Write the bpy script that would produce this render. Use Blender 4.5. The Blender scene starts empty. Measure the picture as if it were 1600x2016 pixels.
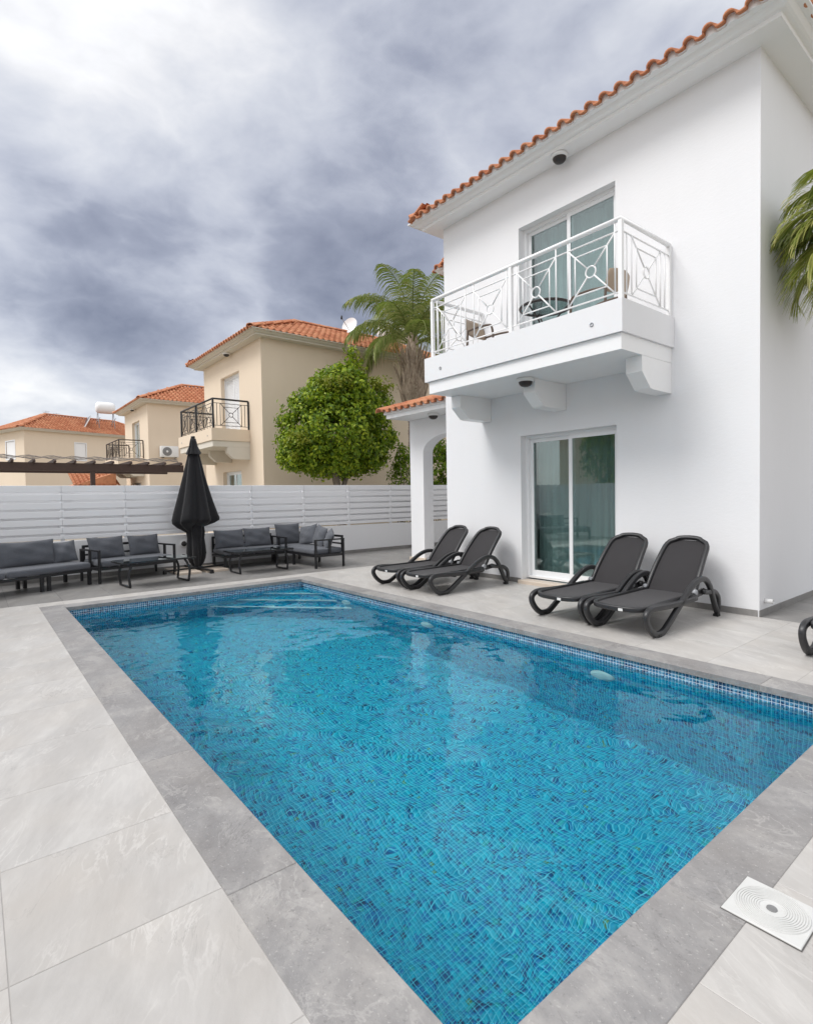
import bpy, bmesh, math, random
import numpy as np
from mathutils import Vector, Matrix
random.seed(7); rng = np.random.default_rng(7)
scene = bpy.context.scene
C = scene.collection
R = math.radians

# ------------------------------------------------------------------ camera
F_PX, YAW, PITCH, ROLL, EYE = 1072.19, -0.8964, -0.0303, 0.0169, 1.352
def cam_axes():
    cy, sy = math.cos(YAW), math.sin(YAW)
    f = Vector((sy*math.cos(PITCH), cy*math.cos(PITCH), math.sin(PITCH)))
    r = Vector((cy, -sy, 0)); d = f.cross(r)
    c, s = math.cos(ROLL), math.sin(ROLL)
    return c*r + s*d, -s*r + c*d, f
_r, _d, _f = cam_axes()
cd = bpy.data.cameras.new('camera')
cd.sensor_fit = 'HORIZONTAL'; cd.sensor_width = 36; cd.lens = F_PX/1600*36
cd.clip_start = 0.05; cd.clip_end = 3000
cam = bpy.data.objects.new('camera', cd); C.objects.link(cam)
m = Matrix((_r, -_d, -_f)).transposed().to_4x4(); m.translation = (0, 0, EYE)
cam.matrix_world = m
scene.camera = cam

# ------------------------------------------------------------------ light
SUN_AZ = Vector((-0.30, -0.78)).normalized(); SUN_EL = R(52)
sun_dir = Vector((SUN_AZ.x*math.cos(SUN_EL), SUN_AZ.y*math.cos(SUN_EL), math.sin(SUN_EL)))
ld = bpy.data.lights.new('sun', 'SUN'); ld.energy = 0.95; ld.angle = R(25); ld.color = (1, .985, .965)
sun = bpy.data.objects.new('sun', ld); C.objects.link(sun)
sun.rotation_euler = (-sun_dir).to_track_quat('-Z', 'Y').to_euler()
EXPO = 1.25
scene.view_settings.view_transform = 'Standard'; scene.view_settings.look = 'None'
scene.view_settings.exposure = EXPO; scene.view_settings.gamma = 1
scene.view_settings.use_curve_mapping = False
scene.cycles.use_denoising = True
scene.cycles.max_bounces = 10; scene.cycles.transparent_max_bounces = 12
scene.cycles.sample_clamp_indirect = 6

def pix_dir(x, y):
    return (_r*((x-800)/F_PX) + _d*((y-1008)/F_PX) + _f).normalized()

world = bpy.data.worlds.new('World'); scene.world = world; world.use_nodes = True
nt = world.node_tree; nt.nodes.clear()
class NB:
    """small node-graph writer"""
    def __init__(s, tree): s.t = tree
    def n(s, kind, **kw):
        o = s.t.nodes.new(kind)
        for k, v in kw.items():
            if k.startswith('i_'):
                key = k[2:]; o.inputs[int(key) if key.isdigit() else key.replace('_', ' ')].default_value = v
            else: setattr(o, k, v)
        return o
    def l(s, a, b): s.t.links.new(a, b)
    def val(s, x, sock):
        if isinstance(x, (int, float)): sock.default_value = x
        elif isinstance(x, (tuple, list, Vector)): sock.default_value = tuple(x)
        else: s.l(x, sock)
    def m(s, op, a, b=None, c=None, clamp=False):
        o = s.n('ShaderNodeMath', operation=op, use_clamp=clamp)
        s.val(a, o.inputs[0])
        if b is not None: s.val(b, o.inputs[1])
        if c is not None: s.val(c, o.inputs[2])
        return o.outputs[0]
    def vm(s, op, a, b=None, scale=None):
        o = s.n('ShaderNodeVectorMath', operation=op)
        s.val(a, o.inputs[0])
        if b is not None: s.val(b, o.inputs[1])
        if scale is not None: s.val(scale, o.inputs[3])
        return o.outputs['Value'] if op in ('DOT_PRODUCT', 'LENGTH') else o.outputs[0]
    def noise(s, vec, scale, detail=3, rough=.5, dist=0.0, out='Fac'):
        o = s.n('ShaderNodeTexNoise'); s.val(vec, o.inputs['Vector'])
        o.inputs['Scale'].default_value = scale; o.inputs['Detail'].default_value = detail
        o.inputs['Roughness'].default_value = rough; o.inputs['Distortion'].default_value = dist
        return o.outputs[out]
    def ramp(s, fac, stops, interp='LINEAR'):
        o = s.n('ShaderNodeValToRGB'); s.val(fac, o.inputs[0]); e = o.color_ramp.elements
        o.color_ramp.interpolation = interp
        while len(e) < len(stops): e.new(.5)
        for k, (p, c) in enumerate(stops):
            e[k].position = p; e[k].color = (*c, 1) if len(c) == 3 else c
        return o.outputs[0]
    def mix(s, fac, a, b, blend='MIX'):
        o = s.n('ShaderNodeMix', data_type='RGBA', blend_type=blend)
        s.val(fac, o.inputs[0])
        for x, k in ((a, 6), (b, 7)):
            if isinstance(x, (tuple, list)): o.inputs[k].default_value = (*x[:3], 1)
            else: s.l(x, o.inputs[k])
        return o.outputs[2]

W = NB(nt)
tc = W.n('ShaderNodeTexCoord'); d = tc.outputs['Generated']
sky = W.n('ShaderNodeTexSky', sky_type='NISHITA', sun_disc=False)
sky.sun_elevation = SUN_EL; sky.sun_rotation = math.atan2(sun_dir.x, sun_dir.y)
sep = W.n('ShaderNodeSeparateXYZ'); W.l(d, sep.inputs[0])
zc = W.m('MAXIMUM', sep.outputs[2], 0.0)
inv = W.m('DIVIDE', 1.0, W.m('ADD', zc, 0.42))
pl = W.n('ShaderNodeCombineXYZ'); W.l(W.m('MULTIPLY', sep.outputs[0], inv), pl.inputs[0]); W.l(W.m('MULTIPLY', sep.outputs[1], inv), pl.inputs[1])
pvec = pl.outputs[0]
pz = W.n('ShaderNodeCombineXYZ'); W.l(sep.outputs[2], pz.inputs[2])
pvec = W.vm('ADD', pvec, W.vm('SCALE', pz.outputs[0], scale=1.3))
wv = W.vm('ADD', pvec, W.vm('SCALE', W.noise(pvec, 3.2, 3, .5, 0, 'Color'), scale=.13))
big = W.noise(pvec, 2.2, 3, .5)
fine = W.noise(wv, 5.2, 8, .58)
bill = W.m('SUBTRACT', .26, W.m('ABSOLUTE', W.m('SUBTRACT', W.noise(wv, 4.4, 5, .5), .5)))     # rounded heads, sharp creases
acc = W.m('ADD', W.m('MULTIPLY', W.m('SUBTRACT', big, .5), 1.0), W.m('ADD', W.m('MULTIPLY', W.m('SUBTRACT', fine, .5), .80), W.m('MULTIPLY', W.m('SUBTRACT', bill, .18), 1.1)))
LOBES = [  # (pixel x, y, sharpness, weight) clouds in the view
    (640, 500, 5, -.70), (180, 540, 28, -.24), (60, 620, 60, -.16), (680, 480, 40, -.10), (1150, 90, 20, -.08),
    (60, 60, 25, .36), (330, 90, 60, .14), (520, 90, 90, .12), (120, 230, 90, .10), (560, 270, 120, .12),
    (940, 320, 160, .22), (40, 745, 300, .38), (210, 790, 300, .28), (460, 590, 160, .20), (860, 440, 260, .06), (330, 560, 300, .10),
    (110, 450, 60, -.36), (330, 640, 160, -.24), (600, 400, 60, -.12), (700, 520, 90, -.16), (120, 640, 200, -.20), (30, 840, 500, -.12),
    (1050, 120, 30, -.16), (860, 120, 50, -.10), (350, 330, 110, -.18), (480, 370, 200, -.1), (640, 610, 260, -.10), (1300, 60, 60, -.10)]
for (x, y, k, w) in LOBES:
    e = W.m('MULTIPLY', W.m('SUBTRACT', W.vm('DOT_PRODUCT', d, tuple(pix_dir(x, y))), 1.0), float(k))
    acc = W.m('ADD', acc, W.m('MULTIPLY', W.m('POWER', 2.718, e), float(w)))
glow = W.m('MULTIPLY', W.m('POWER', 2.718, W.m('MULTIPLY', W.m('SUBTRACT', W.vm('DOT_PRODUCT', d, tuple(sun_dir)), 1.0), 3.0)), .16)
B = W.m('ADD', W.m('ADD', acc, glow), 1.20)
K = 10 / (2**EXPO)
col = W.ramp(W.m('ADD', W.m('MULTIPLY', B, .62), .05), [(0.0, (.225, .245, .325)), (.22, (.375, .40, .49)), (.36, (.55, .575, .66)), (.51, (.72, .74, .80)), (.68, (.95, .95, .965)), (1.0, (1.36, 1.36, 1.38))])
hz = W.m('POWER', 2.718, W.m('MULTIPLY', zc, -16.0))
col = W.mix(W.m('MULTIPLY', hz, .5), col, (.74, .75, .79))
colk = W.vm('SCALE', col, scale=K)
final = W.mix(.93, sky.outputs[0], colk)
bg = W.n('ShaderNodeBackground'); bg.inputs[1].default_value = 0.1; W.l(final, bg.inputs[0])
wo = W.n('ShaderNodeOutputWorld'); W.l(bg.outputs[0], wo.inputs[0])

# ------------------------------------------------------------------ materials
MATS = {}
def new_mat(name):
    mt = bpy.data.materials.new(name); mt.use_nodes = True
    t = mt.node_tree; t.nodes.clear(); nb = NB(t)
    out = nb.n('ShaderNodeOutputMaterial'); MATS[name] = mt
    return mt, nb, out
def principled(nb, out, col, rough=.6, metal=0.0, spec=.5, normal=None, **kw):
    p = nb.n('ShaderNodeBsdfPrincipled')
    nb.val(col if not isinstance(col, (tuple, list)) else (*col[:3], 1), p.inputs['Base Color'])
    nb.val(rough, p.inputs['Roughness']); p.inputs['Metallic'].default_value = metal
    p.inputs['Specular IOR Level'].default_value = spec
    if normal is not None: nb.l(normal, p.inputs['Normal'])
    for k, v in kw.items(): nb.val(v, p.inputs[k.replace('_', ' ')])
    nb.l(p.outputs[0], out.inputs[0]); return p
def bump(nb, h, dist=.01, strength=1.0):
    b = nb.n('ShaderNodeBump'); b.inputs['Distance'].default_value = dist; b.inputs['Strength'].default_value = strength
    nb.val(h, b.inputs['Height']); return b.outputs[0]
def pos(nb): return nb.n('ShaderNodeNewGeometry').outputs['Position']
def rnd(nb): return nb.n('ShaderNodeObjectInfo').outputs['Random']

def simple(name, col, rough=.5, metal=0.0, var=.08, scale=6.0, bmp=0.0, bscale=60.0, spec=.5):
    mt, nb, out = new_mat(name)
    p = pos(nb)
    f = nb.noise(p, scale, 4, .6)
    lo = tuple(c*(1-var) for c in col); hi = tuple(min(1, c*(1+var)) for c in col)
    c = nb.mix(f, lo, hi)
    n = bump(nb, nb.noise(p, bscale, 3, .6), bmp) if bmp else None
    r = nb.m('ADD', rough-.06, nb.m('MULTIPLY', nb.noise(p, scale*2.3, 3), .12))
    principled(nb, out, c, r, metal, spec, n)
    return mt
def stucco(name, col, stain=.06, bdist=.004):
    mt, nb, out = new_mat(name)
    p = pos(nb)
    st = nb.vm('MULTIPLY', p, (1.6, 1.6, .35))
    a = nb.noise(st, 2.2, 5, .62); b = nb.noise(p, .55, 3, .5)
    lo = tuple(c*(1-stain*1.6) for c in col); hi = tuple(min(.88, c*(1+stain*.5)) for c in col)
    c = nb.mix(nb.m('MULTIPLY', nb.m('ADD', a, b), .5), lo, hi)
    h = nb.m('ADD', nb.noise(p, 95, 4, .65), nb.m('MULTIPLY', nb.noise(nb.vm('MULTIPLY', p, (1, 1, 2.2)), 16, 3, .6), 1.2))
    principled(nb, out, c, .85, 0, .25, bump(nb, h, bdist))
    return mt
stucco('white_stucco', (.81, .812, .825), .035, .001)
stucco('beige_stucco', (.78, .66, .52), .06, .003)
stucco('cream_paint', (.70, .66, .58), .05)
simple('white_paint', (.85, .85, .85), .45, var=.02)
simple('white_aluminium', (.80, .81, .82), .35, var=.02)
simple('fence_white', (.845, .85, .87), .5, var=.035, scale=2.5)
simple('black_metal', (.012, .012, .014), .42, var=.15)
simple('charcoal_plastic', (.026, .026, .028), .38, var=.10, scale=9, bmp=.0006, bscale=420)
simple('foot_black', (.01, .01, .01), .6)
simple('bronze_metal', (.045, .030, .022), .5)
simple('brown_wood', (.055, .029, .020), .6, var=.25, scale=14)
simple('tan_plastic', (.36, .275, .20), .5)
simple('brown_plastic', (.115, .080, .058), .45)
simple('dark_plastic', (.03, .024, .022), .4)
simple('grey_plastic', (.35, .36, .38), .4)
simple('white_plastic', (.78, .78, .77), .4, var=.03)
simple('lid_plastic', (.60, .60, .585), .5, var=.07, scale=25)
simple('lid_gap', (.12, .115, .11), .9)
simple('marble_sill', (.60, .51, .42), .4, var=.10, scale=9)
simple('cable_black', (.01, .01, .01), .5)
simple('ac_grille', (.20, .20, .20), .5)
simple('panel_blue', (.02, .03, .05), .2)
simple('earth', (.30, .265, .215), .95, var=.2, scale=2)
simple('interior_wall', (.40, .40, .38), .9)
simple('interior_floor', (.30, .27, .24), .6)
simple('sofa_wood', (.25, .22, .2), .7)

def stone_tile(name, lo, mid, hi, rough=.42, bdist=.0015, stretch=(.8, 2.6, 1), veins=.5, speck=0.0):
    """large-format porcelain: cloudy body, drifting streaks and thin veins; every tile its own cut"""
    mt, nb, out = new_mat(name)
    r = rnd(nb)
    off = nb.n('ShaderNodeCombineXYZ'); nb.l(nb.m('MULTIPLY', r, 37.0), off.inputs[0]); nb.l(nb.m('MULTIPLY', r, 91.0), off.inputs[1])
    tcn = nb.n('ShaderNodeTexCoord').outputs['Object']
    p = nb.vm('ADD', tcn, off.outputs[0])
    rot = nb.n('ShaderNodeVectorRotate', rotation_type='Z_AXIS'); nb.l(p, rot.inputs['Vector']); rot.inputs['Angle'].default_value = R(24)
    q = nb.vm('MULTIPLY', rot.outputs[0], stretch)
    a = nb.noise(q, 1.7, 7, .62, .6); b = nb.noise(q, 6.5, 6, .65, 1.0)
    f = nb.m('ADD', nb.m('MULTIPLY', a, .68), nb.m('MULTIPLY', b, .32))
    f = nb.m('ADD', f, nb.m('MULTIPLY', nb.m('SUBTRACT', r, .5), .07))
    col = nb.ramp(f, [(.30, lo), (.5, mid), (.68, hi)])
    warm = nb.noise(p, 2.1, 3, .5)
    col = nb.mix(nb.m('MULTIPLY', nb.m('SUBTRACT', warm, .42, clamp=True), .8, clamp=True), col, tuple(c*k for c, k in zip(mid, (1.08, 1.0, .90))))
    v = nb.m('ABSOLUTE', nb.m('SUBTRACT', nb.noise(q, 2.6, 6, .6, 1.6), .5))
    vl = nb.m('MULTIPLY', nb.m('SUBTRACT', 1.0, nb.m('DIVIDE', v, .030), clamp=True), nb.m('MULTIPLY', nb.m('SUBTRACT', nb.noise(p, 3.3, 2), .46, clamp=True), 6.0*veins, clamp=True), clamp=True)
    col = nb.mix(nb.m('MULTIPLY', vl, .38), col, tuple(min(.85, c*1.25) for c in hi))
    v2 = nb.m('ABSOLUTE', nb.m('SUBTRACT', nb.noise(q, 1.9, 7, .66, 1.1), .53))
    vd = nb.m('MULTIPLY', nb.m('SUBTRACT', 1.0, nb.m('DIVIDE', v2, .008), clamp=True), nb.m('MULTIPLY', nb.m('SUBTRACT', nb.noise(p, 2.4, 2), .5, clamp=True), 5.0*veins, clamp=True), clamp=True)
    col = nb.mix(nb.m('MULTIPLY', vd, .6), col, tuple(c*.55 for c in lo))
    if speck:
        s = nb.m('MULTIPLY', nb.m('SUBTRACT', nb.noise(p, 75, 3, .7), .60, clamp=True), 6.0, clamp=True)
        col = nb.mix(nb.m('MULTIPLY', s, speck), col, tuple(min(.8, c*1.5) for c in hi))
        s2 = nb.m('MULTIPLY', nb.m('SUBTRACT', nb.noise(p, 42, 4, .7), .58, clamp=True), 5.0, clamp=True)
        col = nb.mix(nb.m('MULTIPLY', s2, speck), col, tuple(c*.6 for c in lo))
    h = nb.m('ADD', f, nb.m('MULTIPLY', nb.noise(p, 48, 5, .65), .5))
    rr = nb.m('ADD', rough-.08, nb.m('MULTIPLY', b, .2))
    principled(nb, out, col, rr, 0, .4, bump(nb, h, bdist))
stone_tile('deck_tile', (.40, .383, .365), (.47, .453, .433), (.56, .543, .52), .42, veins=1.0)
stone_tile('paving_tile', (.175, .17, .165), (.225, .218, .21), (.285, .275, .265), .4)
stone_tile('coping_stone', (.195, .188, .187), (.275, .267, .264), (.40, .385, .37), .5, .005, (1.2, 1.8, 1), 1.5, .7)
simple('grout_light', (.37, .355, .34), .9, var=.06)
simple('grout_dark', (.10, .10, .10), .9)

def roof_mat(name, island):
    mt, nb, out = new_mat(name)
    r = nb.n('ShaderNodeNewGeometry').outputs['Random Per Island'] if island else rnd(nb)
    p = pos(nb)
    col = nb.ramp(r, [(0, (.43, .155, .078)), (.35, (.53, .215, .11)), (.7, (.59, .275, .15)), (1, (.49, .19, .10))])
    d1 = nb.noise(p, 9, 5, .65)
    col = nb.mix(nb.m('MULTIPLY', nb.m('SUBTRACT', d1, .48, clamp=True), 2.2, clamp=True), col, (.30, .12, .07))
    d2 = nb.noise(p, 31, 4, .7)
    col = nb.mix(nb.m('MULTIPLY', nb.m('SUBTRACT', d2, .62, clamp=True), 2.4, clamp=True), col, (.62, .36, .22))
    principled(nb, out, col, .78, 0, .3, bump(nb, nb.noise(p, 70, 4, .7), .003))
roof_mat('roof_tile_single', False); roof_mat('roof_tile_mass', True)

def mosaic_mat():
    mt, nb, out = new_mat('mosaic')
    p = pos(nb)
    wn = nb.n('ShaderNodeTexWhiteNoise', noise_dimensions='3D')
    nb.l(nb.vm('FLOOR', nb.vm('SCALE', nb.vm('ADD', p, (20, 20, 20.0007)), scale=1/PITCH_M)), wn.inputs['Vector'])
    r = wn.outputs['Value']
    col = nb.ramp(r, [(0, (.002, .38, .58)), (.32, (.003, .46, .66)), (.54, (.006, .55, .72)), (.66, (.002, .24, .54)), (.83, (.002, .11, .31)), (.925, (.002, .05, .17)), (.955, (.006, .44, .48)), (.986, (.14, .28, .10)), (.991, (.02, .56, .76))], 'CONSTANT')
    principled(nb, out, col, .18, 0, .5)
PITCH_M = .0262
mosaic_mat()
def mosaic_band():
    mt, nb, out = new_mat('mosaic_waterline')
    p = pos(nb)
    wn = nb.n('ShaderNodeTexWhiteNoise', noise_dimensions='3D')
    nb.l(nb.vm('FLOOR', nb.vm('SCALE', nb.vm('ADD', p, (20, 20, 20.0007)), scale=1/PITCH_M)), wn.inputs['Vector'])
    col = nb.ramp(wn.outputs['Value'], [(0, (.055, .22, .38)), (.3, (.10, .30, .46)), (.55, (.035, .13, .27)), (.72, (.015, .045, .13)), (.86, (.20, .42, .55)), (.95, (.05, .25, .32))], 'CONSTANT')
    principled(nb, out, col, .15, 0, .5)
mosaic_band()
simple('pool_grout', (.18, .72, .86), .8, var=.04)
simple('band_grout', (.66, .75, .82), .7, var=.04)
simple('step_edge', (.75, .82, .84), .5, var=.03)

def water_mat():
    mt, nb, out = new_mat('water')
    p = pos(nb)
    h1 = nb.noise(p, 1.8, 1, .4, .3); h2 = nb.noise(p, 4.2, 1, .45, .4); h3 = nb.noise(nb.vm('MULTIPLY', p, (1.3, 1, 1)), 9.5, 1, .5, .2)
    h = nb.m('ADD', nb.m('ADD', nb.m('MULTIPLY', h1, 1.0), nb.m('MULTIPLY', h2, .36)), nb.m('MULTIPLY', h3, .028))
    n = bump(nb, h, WAVE)
    g = nb.n('ShaderNodeBsdfGlass'); g.inputs['IOR'].default_value = 1.333; g.inputs['Roughness'].default_value = 0.0
    g.inputs['Color'].default_value = (.74, .98, 1, 1); nb.l(n, g.inputs['Normal'])
    nb.l(g.outputs[0], out.inputs[0])
WAVE = .019
water_mat()

def glass_mat(name, tint, refl=1.0):
    mt, nb, out = new_mat(name)
    ge = nb.n('ShaderNodeNewGeometry'); c_ = nb.m('ABSOLUTE', nb.vm('DOT_PRODUCT', ge.outputs['Normal'], ge.outputs['Incoming']))
    sch = nb.m('ADD', .045, nb.m('MULTIPLY', nb.m('POWER', nb.m('SUBTRACT', 1.0, c_), 5.0), .955))
    tr = nb.n('ShaderNodeBsdfTransparent'); tr.inputs[0].default_value = (*tint, 1)
    gl = nb.n('ShaderNodeBsdfGlossy'); gl.inputs['Roughness'].default_value = .015; gl.inputs['Color'].default_value = (.92, .97, .96, 1)
    f = nb.m('ADD', nb.m('MULTIPLY', sch, 1.8*refl), .05, clamp=True)
    ms = nb.n('ShaderNodeMixShader'); nb.l(f, ms.inputs[0]); nb.l(tr.outputs[0], ms.inputs[1]); nb.l(gl.outputs[0], ms.inputs[2])
    nb.l(ms.outputs[0], out.inputs[0])
glass_mat('window_glass', (.74, .84, .835))
glass_mat('table_glass', (.25, .27, .27), 1.1); glass_mat('clear_glass', (.72, .74, .74), .8)

def fabric(name, col, scale=900, bd=.0008, rough=.9, wr=0.0):
    mt, nb, out = new_mat(name)
    p = nb.n('ShaderNodeTexCoord').outputs['Object']
    f = nb.noise(p, 5, 4, .6); g = nb.noise(p, scale*.25, 2, .6)
    c = nb.mix(nb.m('ADD', nb.m('MULTIPLY', f, .6), nb.m('MULTIPLY', g, .4)), tuple(k*.78 for k in col), tuple(k*1.22 for k in col))
    h = g if not wr else nb.m('ADD', g, nb.m('MULTIPLY', nb.noise(nb.vm('MULTIPLY', p, (1, 1, 2)), 9, 3, .55, .8), wr))
    principled(nb, out, c, rough, 0, .2, bump(nb, h, bd if not wr else .004), Sheen_Weight=.15)
fabric('grey_cushion', (.105, .112, .128), wr=1.5)
fabric('sling_mesh', (.034, .032, .034), 1500, .0006, .75)
fabric('umbrella_fabric', (.014, .014, .016), 800, .0008, .8, wr=.8)
def curtain_mat():
    mt, nb, out = new_mat('curtain')
    tl = nb.n('ShaderNodeBsdfTranslucent'); tl.inputs[0].default_value = (.72, .77, .75, 1)
    df = nb.n('ShaderNodeBsdfDiffuse'); df.inputs[0].default_value = (.74, .78, .77, 1)
    a = nb.n('ShaderNodeMixShader'); a.inputs[0].default_value = .35; nb.l(df.outputs[0], a.inputs[1]); nb.l(tl.outputs[0], a.inputs[2])
    tr = nb.n('ShaderNodeBsdfTransparent')
    b = nb.n('ShaderNodeMixShader'); nb.l(a.outputs[0], b.inputs[2]); nb.l(tr.outputs[0], b.inputs[1])
    b.inputs[0].default_value = .88; nb.l(b.outputs[0], out.inputs[0])
curtain_mat()
def leaf_mat(name, a, b, c, trans=.35, rough=.45):
    mt, nb, out = new_mat(name)
    g = nb.n('ShaderNodeNewGeometry')
    col = nb.ramp(g.outputs['Random Per Island'], [(0, a), (.5, b), (1, c)])
    pb = nb.n('ShaderNodeBsdfPrincipled'); nb.l(col, pb.inputs['Base Color']); pb.inputs['Roughness'].default_value = rough
    pb.inputs['Specular IOR Level'].default_value = .35
    tl = nb.n('ShaderNodeBsdfTranslucent'); nb.l(nb.mix(.5, col, (.20, .30, .02)), tl.inputs[0])
    ms = nb.n('ShaderNodeMixShader'); ms.inputs[0].default_value = trans; nb.l(pb.outputs[0], ms.inputs[1]); nb.l(tl.outputs[0], ms.inputs[2])
    nb.l(ms.outputs[0], out.inputs[0])
leaf_mat('ficus_leaf', (.055, .12, .006), (.20, .31, .015), (.42, .50, .028))
leaf_mat('young_leaf', (.16, .20, .015), (.22, .25, .02), (.27, .28, .03))
leaf_mat('hedge_leaf', (.06, .13, .010), (.16, .28, .014), (.32, .42, .02))
leaf_mat('palm_leaf', (.11, .165, .035), (.22, .27, .075), (.42, .41, .17), .3, .45)
leaf_mat('light_palm_leaf', (.16, .21, .04), (.32, .34, .08), (.58, .52, .22), .35, .45)
leaf_mat('dry_leaf', (.30, .24, .12), (.40, .34, .19), (.46, .40, .25), .2, .7)
def bark(name, lo, hi, sx=(1, 1, 1), sc=12):
    mt, nb, out = new_mat(name)
    p = nb.vm('MULTIPLY', pos(nb), sx)
    f = nb.noise(p, sc, 6, .7, .4)
    principled(nb, out, nb.ramp(f, [(.3, lo), (.7, hi)]), .9, 0, .2, bump(nb, f, .03))
bark('ficus_bark', (.17, .135, .105), (.36, .31, .26), (1, 1, .5))
bark('palm_bark', (.10, .075, .065), (.36, .30, .27), (1, 1, 3), 10)
bark('palm_boot', (.15, .10, .07), (.58, .48, .37), (4, 4, .6), 9)

# ------------------------------------------------------------------ helpers
class MB:
    """collects faces, then links them as ONE mesh object"""
    def __init__(s): s.v = []; s.f = []; s.sm = []
    def add(s, verts, faces, smooth=False):
        o = len(s.v); s.v += [tuple(p) for p in verts]
        for f in faces: s.f.append(tuple(i+o for i in f)); s.sm.append(smooth)
        return s
    def box(s, x0, x1, y0, y1, z0, z1):
        return s.add([(x0,y0,z0),(x1,y0,z0),(x1,y1,z0),(x0,y1,z0),(x0,y0,z1),(x1,y0,z1),(x1,y1,z1),(x0,y1,z1)],
            [(0,3,2,1),(4,5,6,7),(0,1,5,4),(1,2,6,5),(2,3,7,6),(3,0,4,7)])
    def slab(s, x0, x1, y0, y1, z0, z1, c=.002):
        """box with a chamfered top edge"""
        v = [(x0,y0,z0),(x1,y0,z0),(x1,y1,z0),(x0,y1,z0),(x0,y0,z1-c),(x1,y0,z1-c),(x1,y1,z1-c),(x0,y1,z1-c),
             (x0+c,y0+c,z1),(x1-c,y0+c,z1),(x1-c,y1-c,z1),(x0+c,y1-c,z1)]
        return s.add(v, [(0,3,2,1),(8,9,10,11)] + [(i,(i+1)%4,(i+1)%4+4,i+4) for i in range(4)] + [(i+4,(i+1)%4+4,(i+1)%4+8,i+8) for i in range(4)])
    def prism(s, poly, a0, a1, axis='x'):
        """poly: 2-D outline (counter-clockwise) extruded along an axis from a0 to a1"""
        n = len(poly)
        def P(a, p): return {'x': (a, p[0], p[1]), 'y': (p[0], a, p[1]), 'z': (p[0], p[1], a)}[axis]
        v = [P(a0, p) for p in poly] + [P(a1, p) for p in poly]
        return s.add(v, [tuple(reversed(range(n))), tuple(range(n, 2*n))] + [(i, (i+1)%n, (i+1)%n+n, i+n) for i in range(n)])
    def sweep(s, path, prof, smooth=True, closed=False, up=(0,0,1), caps=True, scale=None):
        """profile (a along side, b along up) carried along a 3-D path"""
        P = [Vector(p) for p in path]; n = len(P); k = len(prof); vs = []
        for i in range(n):
            if closed: t = P[(i+1)%n] - P[i-1]
            else: t = P[min(i+1, n-1)] - P[max(i-1, 0)]
            t.normalize(); u = Vector(up)
            side = t.cross(u)
            if side.length < 1e-4: side = t.cross(Vector((0,1,.01)))
            side.normalize(); w = side.cross(t)
            sc = 1 if scale is None else scale[i]
            vs += [P[i] + side*(a*sc) + w*(b*sc) for a, b in prof]
        fs = []
        for i in range(n if closed else n-1):
            j = (i+1) % n
            for q in range(k): fs.append((i*k+q, i*k+(q+1)%k, j*k+(q+1)%k, j*k+q))
        if caps and not closed: fs += [tuple(reversed(range(k))), tuple((n-1)*k+q for q in range(k))]
        return s.add(vs, fs, smooth)
    def tube(s, path, r, n=8, smooth=True, closed=False, scale=None, up=(0,0,1)):
        return s.sweep(path, [(r*math.cos(2*math.pi*i/n), r*math.sin(2*math.pi*i/n)) for i in range(n)], smooth, closed, up, True, scale)
    def lathe(s, prof, c=(0,0,0), n=24, smooth=True, axis='z'):
        """prof: (radius, height) pairs"""
        k = len(prof); vs = []
        for i in range(n):
            a = 2*math.pi*i/n
            for r, h in prof:
                p = (r*math.cos(a), r*math.sin(a), h)
                if axis == 'x': p = (h, p[0], p[1])
                if axis == 'y': p = (p[0], h, p[1])
                vs.append((p[0]+c[0], p[1]+c[1], p[2]+c[2]))
        fs = [(i*k+q, ((i+1)%n)*k+q, ((i+1)%n)*k+q+1, i*k+q+1) for i in range(n) for q in range(k-1)]
        return s.add(vs, fs, smooth)
    def mesh(s, name):
        me = bpy.data.meshes.new(name); me.from_pydata(s.v, [], s.f); me.update()
        me.polygons.foreach_set('use_smooth', s.sm); return me
    def build(s, name, mat, parent=None, loc=(0,0,0)): return link(name, s.mesh(name), mat, parent, loc)

def link(name, me, mat=None, parent=None, loc=(0,0,0), rot=(0,0,0)):
    if mat is not None and not me.materials: me.materials.append(MATS[mat])
    o = bpy.data.objects.new(name, me); C.objects.link(o); o.parent = parent; o.location = loc; o.rotation_euler = rot
    return o
def tag(o, label=None, cat=None, group=None, kind=None):
    for k, v in (('label', label), ('category', cat), ('group', group), ('kind', kind)):
        if v: o[k] = v
    return o
def thing(name, label, cat, loc=(0,0,0), rz=0, group=None):
    o = bpy.data.objects.new(name, None); C.objects.link(o); o.location = loc; o.rotation_euler = (0,0,rz)
    o.empty_display_size = .1
    return tag(o, label, cat, group)
def copy_tree(o, parent=None):
    c = o.copy(); C.objects.link(c); c.parent = parent
    for ch in list(o.children): copy_tree(ch, c)
    return c
def arr_mesh(name, V, Fq, smooth=False):
    """numpy verts (n,3) and quads (m,4)"""
    me = bpy.data.meshes.new(name); V = np.ascontiguousarray(V, dtype=np.float32); Fq = np.ascontiguousarray(Fq, dtype=np.int32)
    k = Fq.shape[1]
    me.vertices.add(len(V)); me.vertices.foreach_set('co', V.ravel())
    me.loops.add(Fq.size); me.loops.foreach_set('vertex_index', Fq.ravel())
    me.polygons.add(len(Fq)); me.polygons.foreach_set('loop_start', np.arange(0, Fq.size, k, dtype=np.int32)); me.polygons.foreach_set('loop_total', np.full(len(Fq), k, dtype=np.int32))
    me.update(calc_edges=True); me.validate()
    if smooth: me.polygons.foreach_set('use_smooth', np.ones(len(Fq), dtype=bool))
    return me
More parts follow.
